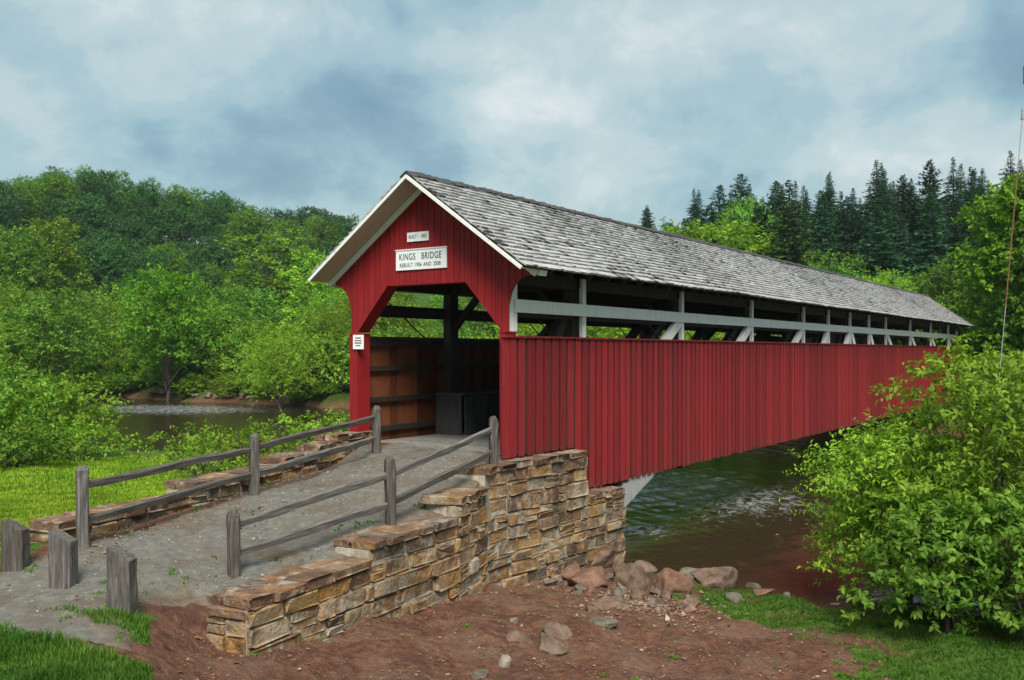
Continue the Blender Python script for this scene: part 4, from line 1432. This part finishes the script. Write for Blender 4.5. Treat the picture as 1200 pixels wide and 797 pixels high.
def unit(a): return a / np.maximum(np.linalg.norm(a, axis=-1), 1e-6)[..., None]


def crown_mesh(name, lobes, twigs_per, tl, leaf, lpt, seed, droop=0.25, wid=0.32, four=False, shell=0.32, up=0.35, spread=0.8):
    """lobes: (cx,cy,cz,rx,ry,rz); twigs start in the lobe shell, leaves alternate along each twig"""
    g = np.random.default_rng(seed)
    C = []; D = []; N = []; S = []; Rn = []
    for (cx, cy, cz, rx, ry, rz) in lobes:
        n = max(3, int(twigs_per * (rx * ry * rz) ** (2 / 3)))
        d = unit(g.normal(size=(n, 3)))
        d[:, 2] = np.where(d[:, 2] < -0.3, -d[:, 2] * 0.6, d[:, 2]); d = unit(d)
        rad = 1 - shell * g.random(n) ** 1.6
        P = np.array([cx, cy, cz]) + d * rad[:, None] * np.array([rx, ry, rz])
        dirv = unit(d + np.array([0, 0, up]) + g.normal(size=(n, 3)) * 0.35)
        L = tl * g.uniform(0.6, 1.3, n)
        tr = np.clip(g.normal(0.5, 0.17, n), 0, 1)
        for j in range(lpt):
            t = (j + g.random(n) * 0.6) / lpt
            p = P + dirv * (L * t)[:, None] - np.array([0, 0, 1]) * (L * t * t * droop)[:, None]
            sd = unit(np.cross(dirv, g.normal(size=(n, 3))))
            dl = unit(dirv * (0.35 + 0.5 * (j == lpt - 1)) + sd * spread - np.array([0, 0, 1]) * droop * g.random(n)[:, None] * 1.6)
            nn = unit(np.array([0, 0, 1.0]) + d * 0.5 + g.normal(size=(n, 3)) * 0.45)
            C.append(p); D.append(dl); N.append(nn); S.append(leaf * g.uniform(0.65, 1.25, n))
            Rn.append(np.clip(tr + g.normal(0, 0.16, n), 0, 1))
    C, D, N, S, Rn = map(np.concatenate, (C, D, N, S, Rn))
    V, F, k = leaves_geo(C, D, N, S, wid, four)
    return fastmesh(name, V, F, np.repeat(Rn, k), smooth=four)


def trunk_mesh(H, r0, lobes, seed, stems=1, spread=0.0, limbs=True):
    rr = random.Random(seed); m = MB()
    for s in range(stems):
        a = rr.uniform(0, 6.28); ex = Vector((math.cos(a) * spread, math.sin(a) * spread, 0))
        pts = [Vector((0, 0, -0.3)) + ex * 0.1]
        for i in range(1, 6):
            t = i / 5
            pts.append(Vector((ex.x * t + rr.uniform(-.03, .03) * H, ex.y * t + rr.uniform(-.03, .03) * H, H * t * 0.8)))
        m.tube(pts, [r0 * (1.15 - 0.95 * i / 5) for i in range(6)], 6, False)
    if limbs:
        for (cx, cy, cz, *_r) in lobes:
            z0 = max(0.12 * H, cz - 0.22 * H - 0.3 * math.hypot(cx, cy))
            p0 = Vector((0, 0, z0)); p2 = Vector((cx, cy, cz)); p1 = p0.lerp(p2, 0.5) + Vector((0, 0, 0.04 * H))
            rb = r0 * max(0.2, 0.6 * (1 - z0 / H))
            m.tube([p0, p1, p2, p2 + (p2 - p1) * 0.5], [rb, rb * .6, rb * .3, rb * .08], 5, False)
    return m.mesh('trunk', True)


def lobes_for(kind, H, Rr, seed, n):
    r = random.Random(seed); out = []
    for i in range(n):
        t = (i + r.random()) / n
        if kind == 'round':
            z = 0.30 + 0.62 * t; rad = Rr * math.sqrt(max(0.05, 1 - ((z - 0.58) / 0.42) ** 2)) * r.uniform(.35, .78)
        elif kind == 'oval':
            z = 0.22 + 0.72 * t; rad = Rr * math.sqrt(max(0.03, 1 - ((z - 0.52) / 0.46) ** 2)) * r.uniform(.3, .75)
        elif kind == 'cone':
            z = 0.15 + 0.80 * t; rad = Rr * (1.02 - 0.95 * t) * r.uniform(.35, .8)
        elif kind == 'bush':
            z = 0.10 + 0.75 * t; rad = Rr * math.sqrt(max(0.05, 1 - (z * 0.95) ** 2)) * r.uniform(.3, .85)
        a = i * 2.39996 + r.uniform(-.5, .5)
        s = Rr * r.uniform(0.30, 0.46) * (1.0 if t < 0.8 else 0.75)
        out.append((math.cos(a) * rad, math.sin(a) * rad, H * z, s * r.uniform(.9, 1.25), s * r.uniform(.9, 1.25), s * r.uniform(.62, .85)))
    return out


class Tree:
    def __init__(s, crown, trunk): s.crown, s.trunk = crown, trunk


def make_tree(kind, H, Rr, seed, n=16, twigs=26, tl=0.8, leaf=0.30, lpt=7, r0=0.16, **kw):
    lb = lobes_for(kind, H, Rr, seed, n)
    return Tree(crown_mesh('crown', lb, twigs, tl, leaf, lpt, seed, **kw), trunk_mesh(H, r0, lb, seed))


def put(tree, name, loc, sc, rz, mat, label, cat='tree', group=None):
    rt = empty(name, loc, rz); rt.scale = sc if hasattr(sc, '__len__') else (sc,) * 3
    tag(rt, label, cat, group)
    for nme, me, mt in (('trunk', tree.trunk, 'bark'), ('crown' if cat == 'tree' else 'foliage', tree.crown, mat)):
        if me is None: continue
        if not me.materials: me.materials.append(MATS[mt])
        o = bpy.data.objects.new(nme, me); col.objects.link(o); o.parent = rt
        o.material_slots[0].link = 'OBJECT'; o.material_slots[0].material = MATS[mt]
    return rt


def conifer(H, Rr, seed, dens=1.0, droop=0.35, spray=0.95, power=0.92, bare=0.05):
    g = np.random.default_rng(seed); rr = random.Random(seed)
    C = []; D = []; N = []; S = []; Rn = []
    z = bare * H
    m = MB().tube([(0, 0, -0.4), (0, 0, H * 0.5), (0, 0, H * 0.97)], [H * 0.014, H * 0.009, 0.02], 6, False)
    while z < H * 0.99:
        t = z / H
        L0 = Rr * (1 - t) ** power * (0.75 + 0.25 * min(1, t / 0.2)) + 0.05
        nb = max(4, int(dens * rr.randint(7, 10) * (1 if t < 0.8 else 0.7)))
        a0 = rr.uniform(0, 6.28)
        for b in range(nb):
            a = a0 + 6.283 * b / nb + rr.uniform(-.4, .4); L = L0 * rr.uniform(0.4, 1.25)
            if rr.random() < 0.12: continue
            el = rr.uniform(-0.15, 0.2) + 0.6 * t * t
            d = np.array([math.cos(a), math.sin(a), el]); d /= np.linalg.norm(d)
            k = max(4, int(L / (spray * 0.22)))
            f = 0.15 + 0.85 * (np.arange(k) + g.random(k)) / k
            P = d * (L * f)[:, None] + np.array([0, 0, z]) - np.array([0, 0, 1.0]) * (L * f * f * droop)[:, None]
            side = np.array([-math.sin(a), math.cos(a), 0])
            for sgn in (-1, 0, 1):
                dl = unit(d * 0.8 + side * sgn * 0.8 + np.array([0, 0, -0.30 + 0.45 * (sgn == 0)]) + g.normal(size=(k, 3)) * 0.28)
                C.append(P); D.append(dl); N.append(unit(np.array([0, 0, 0.7]) + d * 0.6 + g.normal(size=(k, 3)) * 0.35))
                S.append(spray * g.uniform(0.6, 1.25, k) * (1 - 0.45 * f) * min(1, 0.24 + 1.1 * L / Rr))
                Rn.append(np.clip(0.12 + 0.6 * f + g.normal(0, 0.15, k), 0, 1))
        z += H * rr.uniform(0.017, 0.028) * (1 if t < 0.75 else 0.55)
    C, D, N, S, Rn = map(np.concatenate, (C, D, N, S, Rn))
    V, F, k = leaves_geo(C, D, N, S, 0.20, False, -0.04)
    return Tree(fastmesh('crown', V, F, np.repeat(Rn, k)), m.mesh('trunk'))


# shared tree shapes (unit: metres)
T_ROUND = [make_tree('round', 12, 4.6, 300 + i, 20, 24, 0.9, 0.34, 7) for i in range(3)]
T_OVAL = [make_tree('oval', 13, 3.6, 320 + i, 20, 24, 0.9, 0.32, 7) for i in range(3)]
T_CONE = [make_tree('cone', 12, 3.9, 340 + i, 22, 24, 0.85, 0.32, 7) for i in range(2)]
T_BUSH = [make_tree('bush', 4.0, 2.6, 360 + i, 15, 34, 0.7, 0.20, 8, 0.07) for i in range(4)]
T_WILL = [make_tree('round', 8, 3.4, 380 + i, 18, 34, 1.0, 0.20, 10, 0.12, droop=0.5, wid=0.2) for i in range(2)]
T_CON = [conifer(20, 5.0, 400 + i) for i in range(4)]
T_PINE = [conifer(20, 4.0, 420 + i, 0.62, 0.05, 1.2, 0.62, 0.2) for i in range(2)]
fr = random.Random(2024)


def place_px(tree, H0, px, y_base, y_top, D, name, mat, label, cat='tree', group=None, wide=1.0, rz=None):
    """stand a tree at distance D on the terrain in the column of a photo pixel; its size in metres from y_top"""
    x, y = at(px, D); zb = hz(x, y)
    h = max(1.0, ztop(y_top, D) - zb)
    k = h / H0
    return put(tree, name, (x, y, zb - 0.1), (k * wide, k * wide, k), fr.uniform(0, 6.28) if rz is None else rz, mat, label, cat, group)


# --- far bank, left: individual trees one can tell apart
mid = [
    (T_ROUND[0], 12, 195, 310, 90, 'leaf_vivid', 'vivid green rounded tree standing in the middle of the far bank left of bridge', .95),
    (T_CONE[0], 12, 62, 262, 128, 'leaf_bright', 'tall pointed light green tree above the far bank at the left', 1.15),
    (T_CONE[1], 12, 22, 275, 122, 'leaf_mid', 'pointed mid green tree at the left picture edge beyond the river', 1.1),
    (T_WILL[0], 8, 122, 348, 108, 'leaf_yellow', 'pale yellow green tree left of the bright rounded tree', 1.2),
    (T_ROUND[1], 12, 52, 345, 92, 'leaf_mid', 'broad dark leaved tree low on the far bank at the left', 1.35),
    (T_OVAL[0], 13, 318, 268, 132, 'leaf_bright', 'tall airy light green tree left of the bridge gable', 1.5),
    (T_OVAL[1], 13, 378, 290, 120, 'leaf_yellow', 'tall pale green tree just left of the bridge roof corner', 1.2),
    (T_ROUND[2], 12, 262, 352, 100, 'leaf_mid', 'rounded mid green tree right of the bright rounded tree', 1.1),
    (T_WILL[1], 8, 330, 392, 78, 'leaf_yellow', 'light drooping tree leaning over the far bank near the bridge', 1.25),
    (T_WILL[0], 8, 392, 352, 84, 'leaf_bright', 'light green tree partly hidden by the left red post of the bridge', 1.2),
    (T_ROUND[1], 12, 440, 330, 92, 'leaf_bright', 'light green tree seen through the left part of the portal', 1.2),
    (T_WILL[1], 8, 8, 375, 88, 'leaf_yellow', 'yellow green tree at the left edge above the dark near shrub', 1.0),
]
for t, H0, px, yt, D, mt, lb, wd in mid:
    place_px(t, H0, px, 0, yt, D, 'deciduous_tree', mt, lb, 'tree', None, wd)
for i in range(30):       # seen only in glimpses between them and through the bridge's open band
    px = fr.uniform(-60, 1130) if i > 12 else fr.uniform(-40, 420)
    D = fr.uniform(98, 125) if px < 450 else fr.uniform(74, 110)
    t, H0 = fr.choice([(T_ROUND[i % 3], 12), (T_OVAL[i % 3], 13), (T_WILL[i % 2], 8)])
    place_px(t, H0, px, 0, fr.uniform(318, 365), D, 'deciduous_tree', fr.choice(['leaf_bright', 'leaf_mid', 'leaf_bright', 'leaf_yellow']), 'leafy tree in the thicket along the far side of the valley floor', 'tree', 'thicket trees on the valley floor', 1.15)
# bushes along the far bank
for i in range(100):
    v = fr.uniform(2, 112) if i < 88 else fr.uniform(-12, 2)
    u = 43.9 + fr.uniform(0.0, 7.5) * (0.35 if i % 3 == 0 else 1)
    p = B(u, v); zb = hz(p.x, p.y); k = fr.uniform(0.8, 1.75)
    put(T_BUSH[i % 4], 'bush', (p.x, p.y, zb - 0.15), (k * 1.1, k * 1.1, k), fr.uniform(0, 6.28), fr.choice(['leaf_bright', 'leaf_mid', 'leaf_bright', 'leaf_yellow']), 'leafy bush growing along the far river bank', 'bush', 'bushes along the far bank')

for i in range(46):       # low growth right down on the far shore
    v = fr.uniform(6, 100)
    p = B(43.1 + fr.uniform(0, 1.2), v); zb = hz(p.x, p.y); k = fr.uniform(0.25, 0.55)
    put(T_BUSH[i % 4], 'bush', (p.x, p.y, zb - 0.1), (k * 1.6, k * 1.6, k), fr.uniform(0, 6.28), fr.choice(['leaf_bright', 'leaf_mid', 'leaf_yellow']), 'low leafy bush overhanging the far shore at the waterline', 'bush', 'low bushes on the far shore')

# --- wooded hill, left
n_l = 0
for row, (D0, ytshift) in enumerate(((142, 0), (153, 0), (165, 0), (177, 0), (189, 0), (201, 0), (213, 0), (224, 0), (235, 0))):
    px = -60.0
    while px < 470:
        D = D0 + fr.uniform(-5, 5)
        x, y = at(px, D); zb = hz(x, y)
        H = fr.uniform(9.5, 13.5)
        t, H0 = fr.choice([(T_ROUND[fr.randrange(3)], 12), (T_ROUND[fr.randrange(3)], 12), (T_OVAL[fr.randrange(3)], 13)])
        k = H / H0
        put(t, 'forest_tree', (x, y, zb - 0.3), (k * fr.uniform(.95, 1.2), k * fr.uniform(.95, 1.2), k), fr.uniform(0, 6.28), fr.choice(['leaf_dark', 'leaf_deep', 'leaf_dark', 'leaf_mid']), 'dark green broadleaf tree in the woods covering the left hill', 'tree', 'broadleaf woods on the left hill')
        px += fr.uniform(5.5, 9.5) / D * FPX
        n_l += 1
# --- conifer hill, right
for row, D0 in enumerate((98, 107, 116, 125, 134, 143, 152, 161)):
    px = 758.0 if row > 1 else 800
    while px < 1290:
        D = D0 + fr.uniform(-5, 5)
        x, y = at(px, D); zb = hz(x, y)
        H = fr.uniform(11.5, 17.5)
        if px < 800: H *= 0.85
        t = fr.choice(T_CON + T_CON + T_PINE) if px > 860 else fr.choice(T_PINE + T_PINE + T_CON); k = H / 20
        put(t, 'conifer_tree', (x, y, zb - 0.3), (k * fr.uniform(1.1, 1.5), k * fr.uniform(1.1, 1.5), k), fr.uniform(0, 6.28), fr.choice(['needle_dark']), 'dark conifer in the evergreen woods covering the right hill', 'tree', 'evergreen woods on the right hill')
        px += fr.uniform(2.8, 4.8) / D * FPX
rgt = [
    (T_CON[0], 20, 925, 208, 88, 'needle_olive', 'large olive brown conifer rising behind the middle of the roof', 1.55, 'conifer_tree'),
    (T_CON[1], 20, 1030, 236, 88, 'needle_blue', 'broad blue green spruce behind the far part of the roof', 1.6, 'conifer_tree'),
    (T_ROUND[0], 12, 822, 256, 96, 'leaf_bright', 'light green rounded tree just above the roof ridge', 1.5, 'deciduous_tree'),
    (T_WILL[0], 8, 770, 268, 92, 'leaf_mid', 'low mid green tree where the ridge meets the hillside', 1.0, 'deciduous_tree'),
    (T_ROUND[1], 12, 872, 232, 118, 'leaf_mid', 'mid green broadleaf tree among conifers left of the olive conifer', .8, 'deciduous_tree'),
    (T_OVAL[0], 13, 975, 290, 84, 'leaf_mid', 'mid green tree between the olive conifer and the blue green spruce', 1.0, 'deciduous_tree'),
    (T_WILL[1], 8, 1032, 318, 74, 'leaf_yellow', 'small yellow green tree peeking over the far roof ridge', .8, 'deciduous_tree'),
    (T_OVAL[2], 13, 1112, 300, 78, 'leaf_mid', 'mid green tree between far roof end and the big maple', 1.2, 'deciduous_tree'),
]
for t, H0, px, yt, D, mt, lb, wd, nm in rgt:
    place_px(t, H0, px, 0, yt, D, nm, mt, lb, 'tree', None, wd)

for i in range(16):       # broadleaf trees at the foot of the evergreen hill
    px = fr.uniform(760, 1130)
    D = fr.uniform(76, 96)
    t, H0 = fr.choice([(T_ROUND[i % 3], 12), (T_OVAL[i % 3], 13), (T_WILL[i % 2], 8)])
    place_px(t, H0, px, 0, 284 + (px - 760) * 0.15 + fr.uniform(-6, 24), D, 'deciduous_tree', fr.choice(['leaf_mid', 'leaf_dark', 'leaf_mid', 'leaf_bright']), 'broadleaf tree at the foot of the evergreen hill, just above the roof', 'tree', 'broadleaf trees at the foot of the evergreen hill', 1.0)

# --- big maple at the right edge
mp_l = lobes_for('oval', 14.5, 4.6, 901, 34)
T_MAPLE = Tree(crown_mesh('crown', mp_l, 46, 0.75, 0.26, 9, 901, droop=0.3, wid=0.42), trunk_mesh(14.5, 0.28, mp_l, 901))
xm, ym = at(1218, 56); zm = hz(xm, ym)
put(T_MAPLE, 'maple_tree', (xm, ym, zm), ((ztop(197, 56) - zm) / 14.6,) * 3, 0.6, 'leaf_vivid', 'big vivid green maple at the right picture edge behind the bush')


# --- near shrubs
def shrub(name, px, D, y_top, Rr, mat, label, seed, n, twigs, tl, leaf, lpt, wid, stems=6, four=True, droop=0.3, squash=1.0, kind='bush'):
    x, y = at(px, D); zb = max(hz(x, y), WATER)
    H = ztop(y_top, D) - zb
    lb = lobes_for(kind, H * 0.92, Rr, seed, n)
    tr = Tree(crown_mesh('foliage', lb, twigs, tl, leaf, lpt, seed, droop=droop, wid=wid, four=four, shell=0.6), trunk_mesh(H, 0.035, lb, seed, stems, Rr * 0.5))
    return put(tr, name, (x, y, zb - 0.05), 1.0, 0.0, mat, label, 'bush')


shrub('willow_shrub', 1058, 17.4, 455, 1.75, 'leaf_yellow', 'large fine leaved yellow green shrub left of the big bush, over the water', 701, 30, 150, 0.55, 0.095, 13, 0.22, droop=0.35)
shrub('broadleaf_shrub', 1112, 15.2, 560, 1.45, 'leaf_mid', 'dark broad leaved shrub at the front, lowest of the right hand bushes', 702, 24, 85, 0.40, 0.125, 9, 0.27)
shrub('sapling', 1150, 16.3, 383, 1.75, 'leaf_bright', 'tall bright green leafy sapling rising at the right edge in front of the maple', 703, 34, 90, 0.60, 0.125, 11, 0.24, droop=0.45, kind='oval')
shrub('broadleaf_shrub', 1205, 14.6, 540, 1.3, 'leaf_mid', 'dark shaded shrub at the far right edge beside the grass', 704, 18, 70, 0.4, 0.13, 9, 0.28)
# left near bank
shrub('dark_shrub', 40, 32, 436, 3.0, 'leaf_bright', 'large green shrub on the lawn edge at the left, before the river', 711, 22, 34, 0.7, 0.17, 9, 0.3, four=False)
shrub('dark_shrub', -30, 30, 425, 3.0, 'leaf_mid', 'mid green shrub cut by the left picture edge, before the river', 712, 20, 34, 0.7, 0.17, 9, 0.3, four=False)
shrub('low_shrub', 92, 29.5, 498, 1.3, 'leaf_bright', 'low bright green shrub right of the large left shrub', 713, 14, 44, 0.5, 0.14, 9, 0.3, four=False)
shrub('low_shrub', 15, 27, 500, 1.8, 'leaf_mid', 'low mid green shrub in front of the large left shrub', 714, 14, 44, 0.5, 0.14, 9, 0.3, four=False)
weed = [(215, 25, 496, 1.1), (262, 24, 497, 1.1), (300, 23.5, 490, 1.0), (345, 24.5, 478, 1.1), (385, 25.5, 470, 1.2), (240, 21.5, 520, .9), (320, 21.5, 515, .9), (372, 23, 500, .9), (425, 26, 478, 1.2)]
wl = ['leftmost bright weedy bush behind the left stone wall, by the lawn', 'bright weedy bush behind the middle fence post, touching the leftmost one', 'bright weedy bush directly above the middle fence post',
      'upright leafy bush between the middle fence post and the red portal', 'tallest leafy bush beside the left red post of the bridge', 'low weedy clump at the lawn end in front of the leftmost bush',
      'low weedy clump right behind the left stone wall past the middle post', 'low leafy clump behind the wall nearest the red portal', 'leafy bush mostly hidden behind the left red post']
for i, ((px, D, yt, rad), lb) in enumerate(zip(weed, wl)):
    shrub('weedy_bush', px, D, yt, rad, fr.choice(['leaf_bright', 'leaf_bright', 'leaf_yellow']), lb, 720 + i, 12, 60, 0.42, 0.12, 9, 0.26, four=False)


# --- grass (uncountable)
def grass(name, region, n, h, mat, label, seed, wid=0.006, keep=None, lean=0.5):
    g = np.random.default_rng(seed)
    x = g.uniform(region[0], region[1], n); y = g.uniform(region[2], region[3], n)
    gm = grass_mask(x, y)
    sel = gm > g.uniform(0.25, 0.9, n)
    if keep is not None: sel &= keep(x, y)
    x, y = x[sel], y[sel]
    z = hfun(x, y)
    ok = z > WATER + 0.03
    x, y, z = x[ok], y[ok], z[ok]
    n = len(x)
    C = np.stack([x, y, z - 0.005], -1)
    S = h * g.uniform(0.5, 1.3, n) * (1 + 0.3 * wob(x, y, 0.6, 25)).clip(0.4, 1.6)
    a = g.uniform(0, 6.28, n)
    ln = g.uniform(0.1, lean, n)
    D = unit(np.stack([np.cos(a) * ln, np.sin(a) * ln, np.ones(n)], -1))
    side = np.stack([-np.sin(a), np.cos(a), np.zeros(n)], -1)
    fw = np.stack([np.cos(a), np.sin(a), np.zeros(n)], -1)
    w = wid * g.uniform(0.7, 1.4, n)[:, None]
    m1 = C + D * (S * 0.55)[:, None]
    tip = C + D * S[:, None] + fw * (S * ln * 0.7)[:, None]
    V = np.stack([C - side * w, C + side * w, m1 + side * w * .7, m1 - side * w * .7, tip], 1).reshape(-1, 3)
    b = (np.arange(n) * 5)[:, None]
    F = np.concatenate([b + [0, 1, 2], b + [0, 2, 3], b + [3, 2, 4]], 1).reshape(-1, 3)
    r = np.clip(0.45 + 0.22 * wob(x, y, 1.5, 28) + g.normal(0, 0.16, n), 0, 1)
    o = link(name, fastmesh(name, V, F, np.repeat(r, 5)), MATS[mat])
    tag(o, label, 'grass', kind='stuff')


lawn_keep = lambda x, y: seg_sd(x, y, [(p.x - 0.45, p.y + 0.2) for p in left_pts]) < 0
grass('grass', (-7.2, -2.9, 7.2, 10.2), 34000, 0.085, 'grass_deep', 'thick green grass in the bottom left corner by the bollards', 81, 0.005)
grass('lawn_grass', (-11.5, -4.6, 11.0, 21), 120000, 0.05, 'grass_blade', 'bright mown lawn left of the low stone wall', 82, 0.007, lawn_keep)
grass('lawn_grass', (-16, -4.5, 19, 31), 70000, 0.07, 'grass_blade', 'bright lawn farther back toward the river bank at the left', 83, 0.012, lambda x, y: lawn_keep(x, y) & (y > 18))
grass('bank_grass', (2.5, 9.0, 11.8, 18.6), 60000, 0.06, 'grass_deep', 'patchy green grass on the dirt bank below the big bush', 84, 0.006)

# --- utility pole just past the right edge with its transformer and guy wire
xp, yp = at(1212, 18.6); zp = hz(xp, yp)
pole = empty('utility_pole', (xp, yp, zp)); tag(pole, 'utility pole cut off by the right edge, grey transformer can and slanting guy wire', 'utility pole')
MB().tube([(0, 0, -0.5), (0, 0, 5), (0, 0, 10.5)], [0.15, 0.13, 0.10], 10).build('pole', MATS['pole_wood'], pole)
zt = ztop(80, 18.6) - zp; zb_ = ztop(101, 18.6) - zp
MB().tube([(-0.17, -0.16, zb_), (-0.17, -0.16, zb_ + 0.02), (-0.17, -0.16, zt), (-0.17, -0.16, zt + 0.05)], [0.09, 0.125, 0.125, 0.06], 14).build('transformer', MATS['steel'], pole)
gw0 = Vector((at(1199, 18.4)[0] - xp, -0.2, ztop(128, 18.4) - zp)); ge = Vector((at(1146, 18.2)[0] - xp, -0.4, 0.0)); ge.z = hz(xp + ge.x, yp + ge.y) - zp
g1 = gw0.lerp(ge, 0.125); g2 = gw0.lerp(ge, 0.39)
MB().tube([Vector((-0.1, -0.1, ztop(105, 18.6) - zp)), gw0, ge], [0.008, 0.008, 0.008], 6).build('guy_wire', MATS['steel'], pole)
MB().tube([gw0, gw0.lerp(ge, 0.02)], [0.03, 0.03], 8).build('insulator', MATS['steel'], pole)
MB().tube([g1, g2], [0.011, 0.011], 8).build('wire_guard', MATS['guard_brown'], pole)


# --- loose pebbles and litter (uncountable)
def scatter(name, px_fn, n, size, mat, label, seed, flat=0.6):
    g = np.random.default_rng(seed)
    x, y = px_fn(g, n)
    z = hfun(x, y)
    zp_ = np.where(y > 11.2, np.maximum(z, np.where(seg_sd(x, y, SEP_LINE) < -0.1, f_up(x, y), -9)), z)
    C = np.stack([x, y, zp_ + 0.012], -1)
    n = len(C)
    base = np.array([[1, 0, 0], [0, 1, 0], [-1, 0, 0], [0, -1, 0], [0, 0, 1], [0, 0, -1]], float)
    P = base[None] * g.uniform(0.5, 1.2, (n, 6, 1)) + g.normal(0, 0.18, (n, 6, 3))
    P[..., 2] *= flat
    a = g.uniform(0, 6.28, n); ca, sa = np.cos(a)[:, None], np.sin(a)[:, None]
    X = P[..., 0] * ca - P[..., 1] * sa; Yy = P[..., 0] * sa + P[..., 1] * ca
    sz = size * g.lognormal(0, 0.55, n)[:, None]
    V = np.stack([C[:, None, 0] + X * sz, C[:, None, 1] + Yy * sz, C[:, None, 2] + P[..., 2] * sz], -1).reshape(-1, 3)
    b = (np.arange(n) * 6)[:, None]
    F = np.concatenate([b + t for t in ([0, 1, 4], [1, 2, 4], [2, 3, 4], [3, 0, 4], [1, 0, 5], [2, 1, 5], [3, 2, 5], [0, 3, 5])], 1).reshape(-1, 3)
    o = link(name, fastmesh(name, V, F, np.repeat(np.clip(g.normal(.5, .25, n), 0, 1), 6)), MATS[mat])
    tag(o, label, 'pebbles', kind='stuff')


def mk_pebble(name, stops):
    m = NM(name); m.bsdf(m.ramp(m.attr('rnd').outputs['Fac'], stops), 0.9, None, 0.2)


mk_pebble('pebble_dirt', [(0, (0.07, 0.04, 0.03)), (0.5, (0.19, 0.12, 0.085)), (0.85, (0.25, 0.19, 0.14)), (1, (0.36, 0.31, 0.25))])
mk_pebble('pebble_gravel', [(0, (0.07, 0.065, 0.055)), (0.5, (0.19, 0.18, 0.155)), (1, (0.36, 0.35, 0.31))])
mk_pebble('leaf_litter', [(0, (0.07, 0.035, 0.02)), (0.6, (0.17, 0.085, 0.045)), (1, (0.26, 0.17, 0.08))])


def on_dirt(g, n):
    x = g.uniform(-4, 6.5, n); y = g.uniform(9, 19.5, n)
    d = 0.5 + 0.5 * wob(x, y, 1.1, 36)
    k = (seg_sd(x, y, SEP_LINE) > 0.25) & (grass_mask(x, y) < 0.4) & (hfun(x, y) > WATER - 0.05) & (g.random(n) < 0.15 + 0.85 * d)
    return x[k], y[k]


def on_path(g, n):
    x = g.uniform(-7.5, 0, n); y = g.uniform(8.8, 17.5, n)
    k = (seg_sd(x, y, SEP_LINE) < -0.25) & (seg_sd(x, y, LW_LINE) > 0.3) & (y > 9.2 + 0.45 * (-3.5 - x))
    return x[k], y[k]


def by_rocks(g, n):
    x = g.normal(2.3, 0.55, n); y = g.normal(16.6, 0.8, n)
    return x, y


scatter('pebbles', on_dirt, 16000, 0.009, 'pebble_dirt', 'small loose stones strewn over the red dirt slope', 91)
scatter('pebbles', by_rocks, 2600, 0.017, 'pebble_dirt', 'pale washed pebbles below the boulder pile', 92)
scatter('gravel_stones', on_path, 22000, 0.007, 'pebble_gravel', 'loose grey gravel on the path', 93)
scatter('leaf_litter', on_path, 1500, 0.016, 'leaf_litter', 'brown leaf litter scattered along the path', 94, 0.25)


# --- damp summer air between the viewer and the hills
hz_box = MB().box(-260, 260, -8, 330, -4.6, 62).build('haze', None)
tag(hz_box, 'thin damp summer haze over the valley', kind='stuff')
hm = bpy.data.materials.new('haze_air'); hm.use_nodes = True; hm.node_tree.nodes.clear()
ho = hm.node_tree.nodes.new('ShaderNodeOutputMaterial'); hv = hm.node_tree.nodes.new('ShaderNodeVolumePrincipled')
hv.inputs['Density'].default_value = 0.00016; hv.inputs['Color'].default_value = (0.82, 0.92, 1.0, 1); hv.inputs['Anisotropy'].default_value = 0.2
hm.node_tree.links.new(hv.outputs[0], ho.inputs['Volume'])
hz_box.data.materials.append(hm)


# --- weeds and litter on dirt and path margins
def weeds(name, fn, n, h, label, seed):
    g = np.random.default_rng(seed)
    x, y = fn(g, n)
    n = len(x); k = 9
    x = np.repeat(x, k) + g.normal(0, 0.03, n * k); y = np.repeat(y, k) + g.normal(0, 0.03, n * k)
    z = hfun(x, y)
    C = np.stack([x, y, z + 0.005], -1)
    a = g.uniform(0, 6.28, n * k)
    D = unit(np.stack([np.cos(a), np.sin(a), g.uniform(0.4, 1.6, n * k)], -1))
    V, F, q = leaves_geo(C, D, unit(g.normal(0, .4, (n * k, 3)) + [0, 0, 1]), h * g.uniform(0.5, 1.4, n * k), 0.16)
    o = link(name, fastmesh(name, V, F, np.repeat(np.clip(g.normal(.45, .2, n * k), 0, 1), q)), MATS['leaf_mid'])
    tag(o, label, 'weeds', kind='stuff')


def path_margin(g, n):
    x, y = on_path(g, n)
    d = np.minimum(np.abs(seg_sd(x, y, SEP_LINE)) - 0.3, np.abs(seg_sd(x, y, LW_LINE)) - 0.3)
    k = (g.random(len(x)) < np.exp(-d / 0.35) * 0.8 + 0.02) & (wob(x, y, 1.2, 44) > 0.1)
    return x[k], y[k]


def dirt_margin(g, n):
    x, y = on_dirt(g, n)
    k = (g.random(len(x)) < 0.06 + 0.5 * sstep(2.5, 5, x)) & (wob(x, y, 1.0, 51) > 0.3)
    return x[k], y[k]


weeds('weeds', path_margin, 1500, 0.055, 'small weeds growing along the margins of the path', 95)
weeds('weeds', dirt_margin, 2600, 0.06, 'scattered weeds sprouting from the red dirt', 96)
scatter('leaf_litter', on_dirt, 2600, 0.014, 'leaf_litter', 'brown twigs and leaf litter on the red dirt', 97, 0.3)
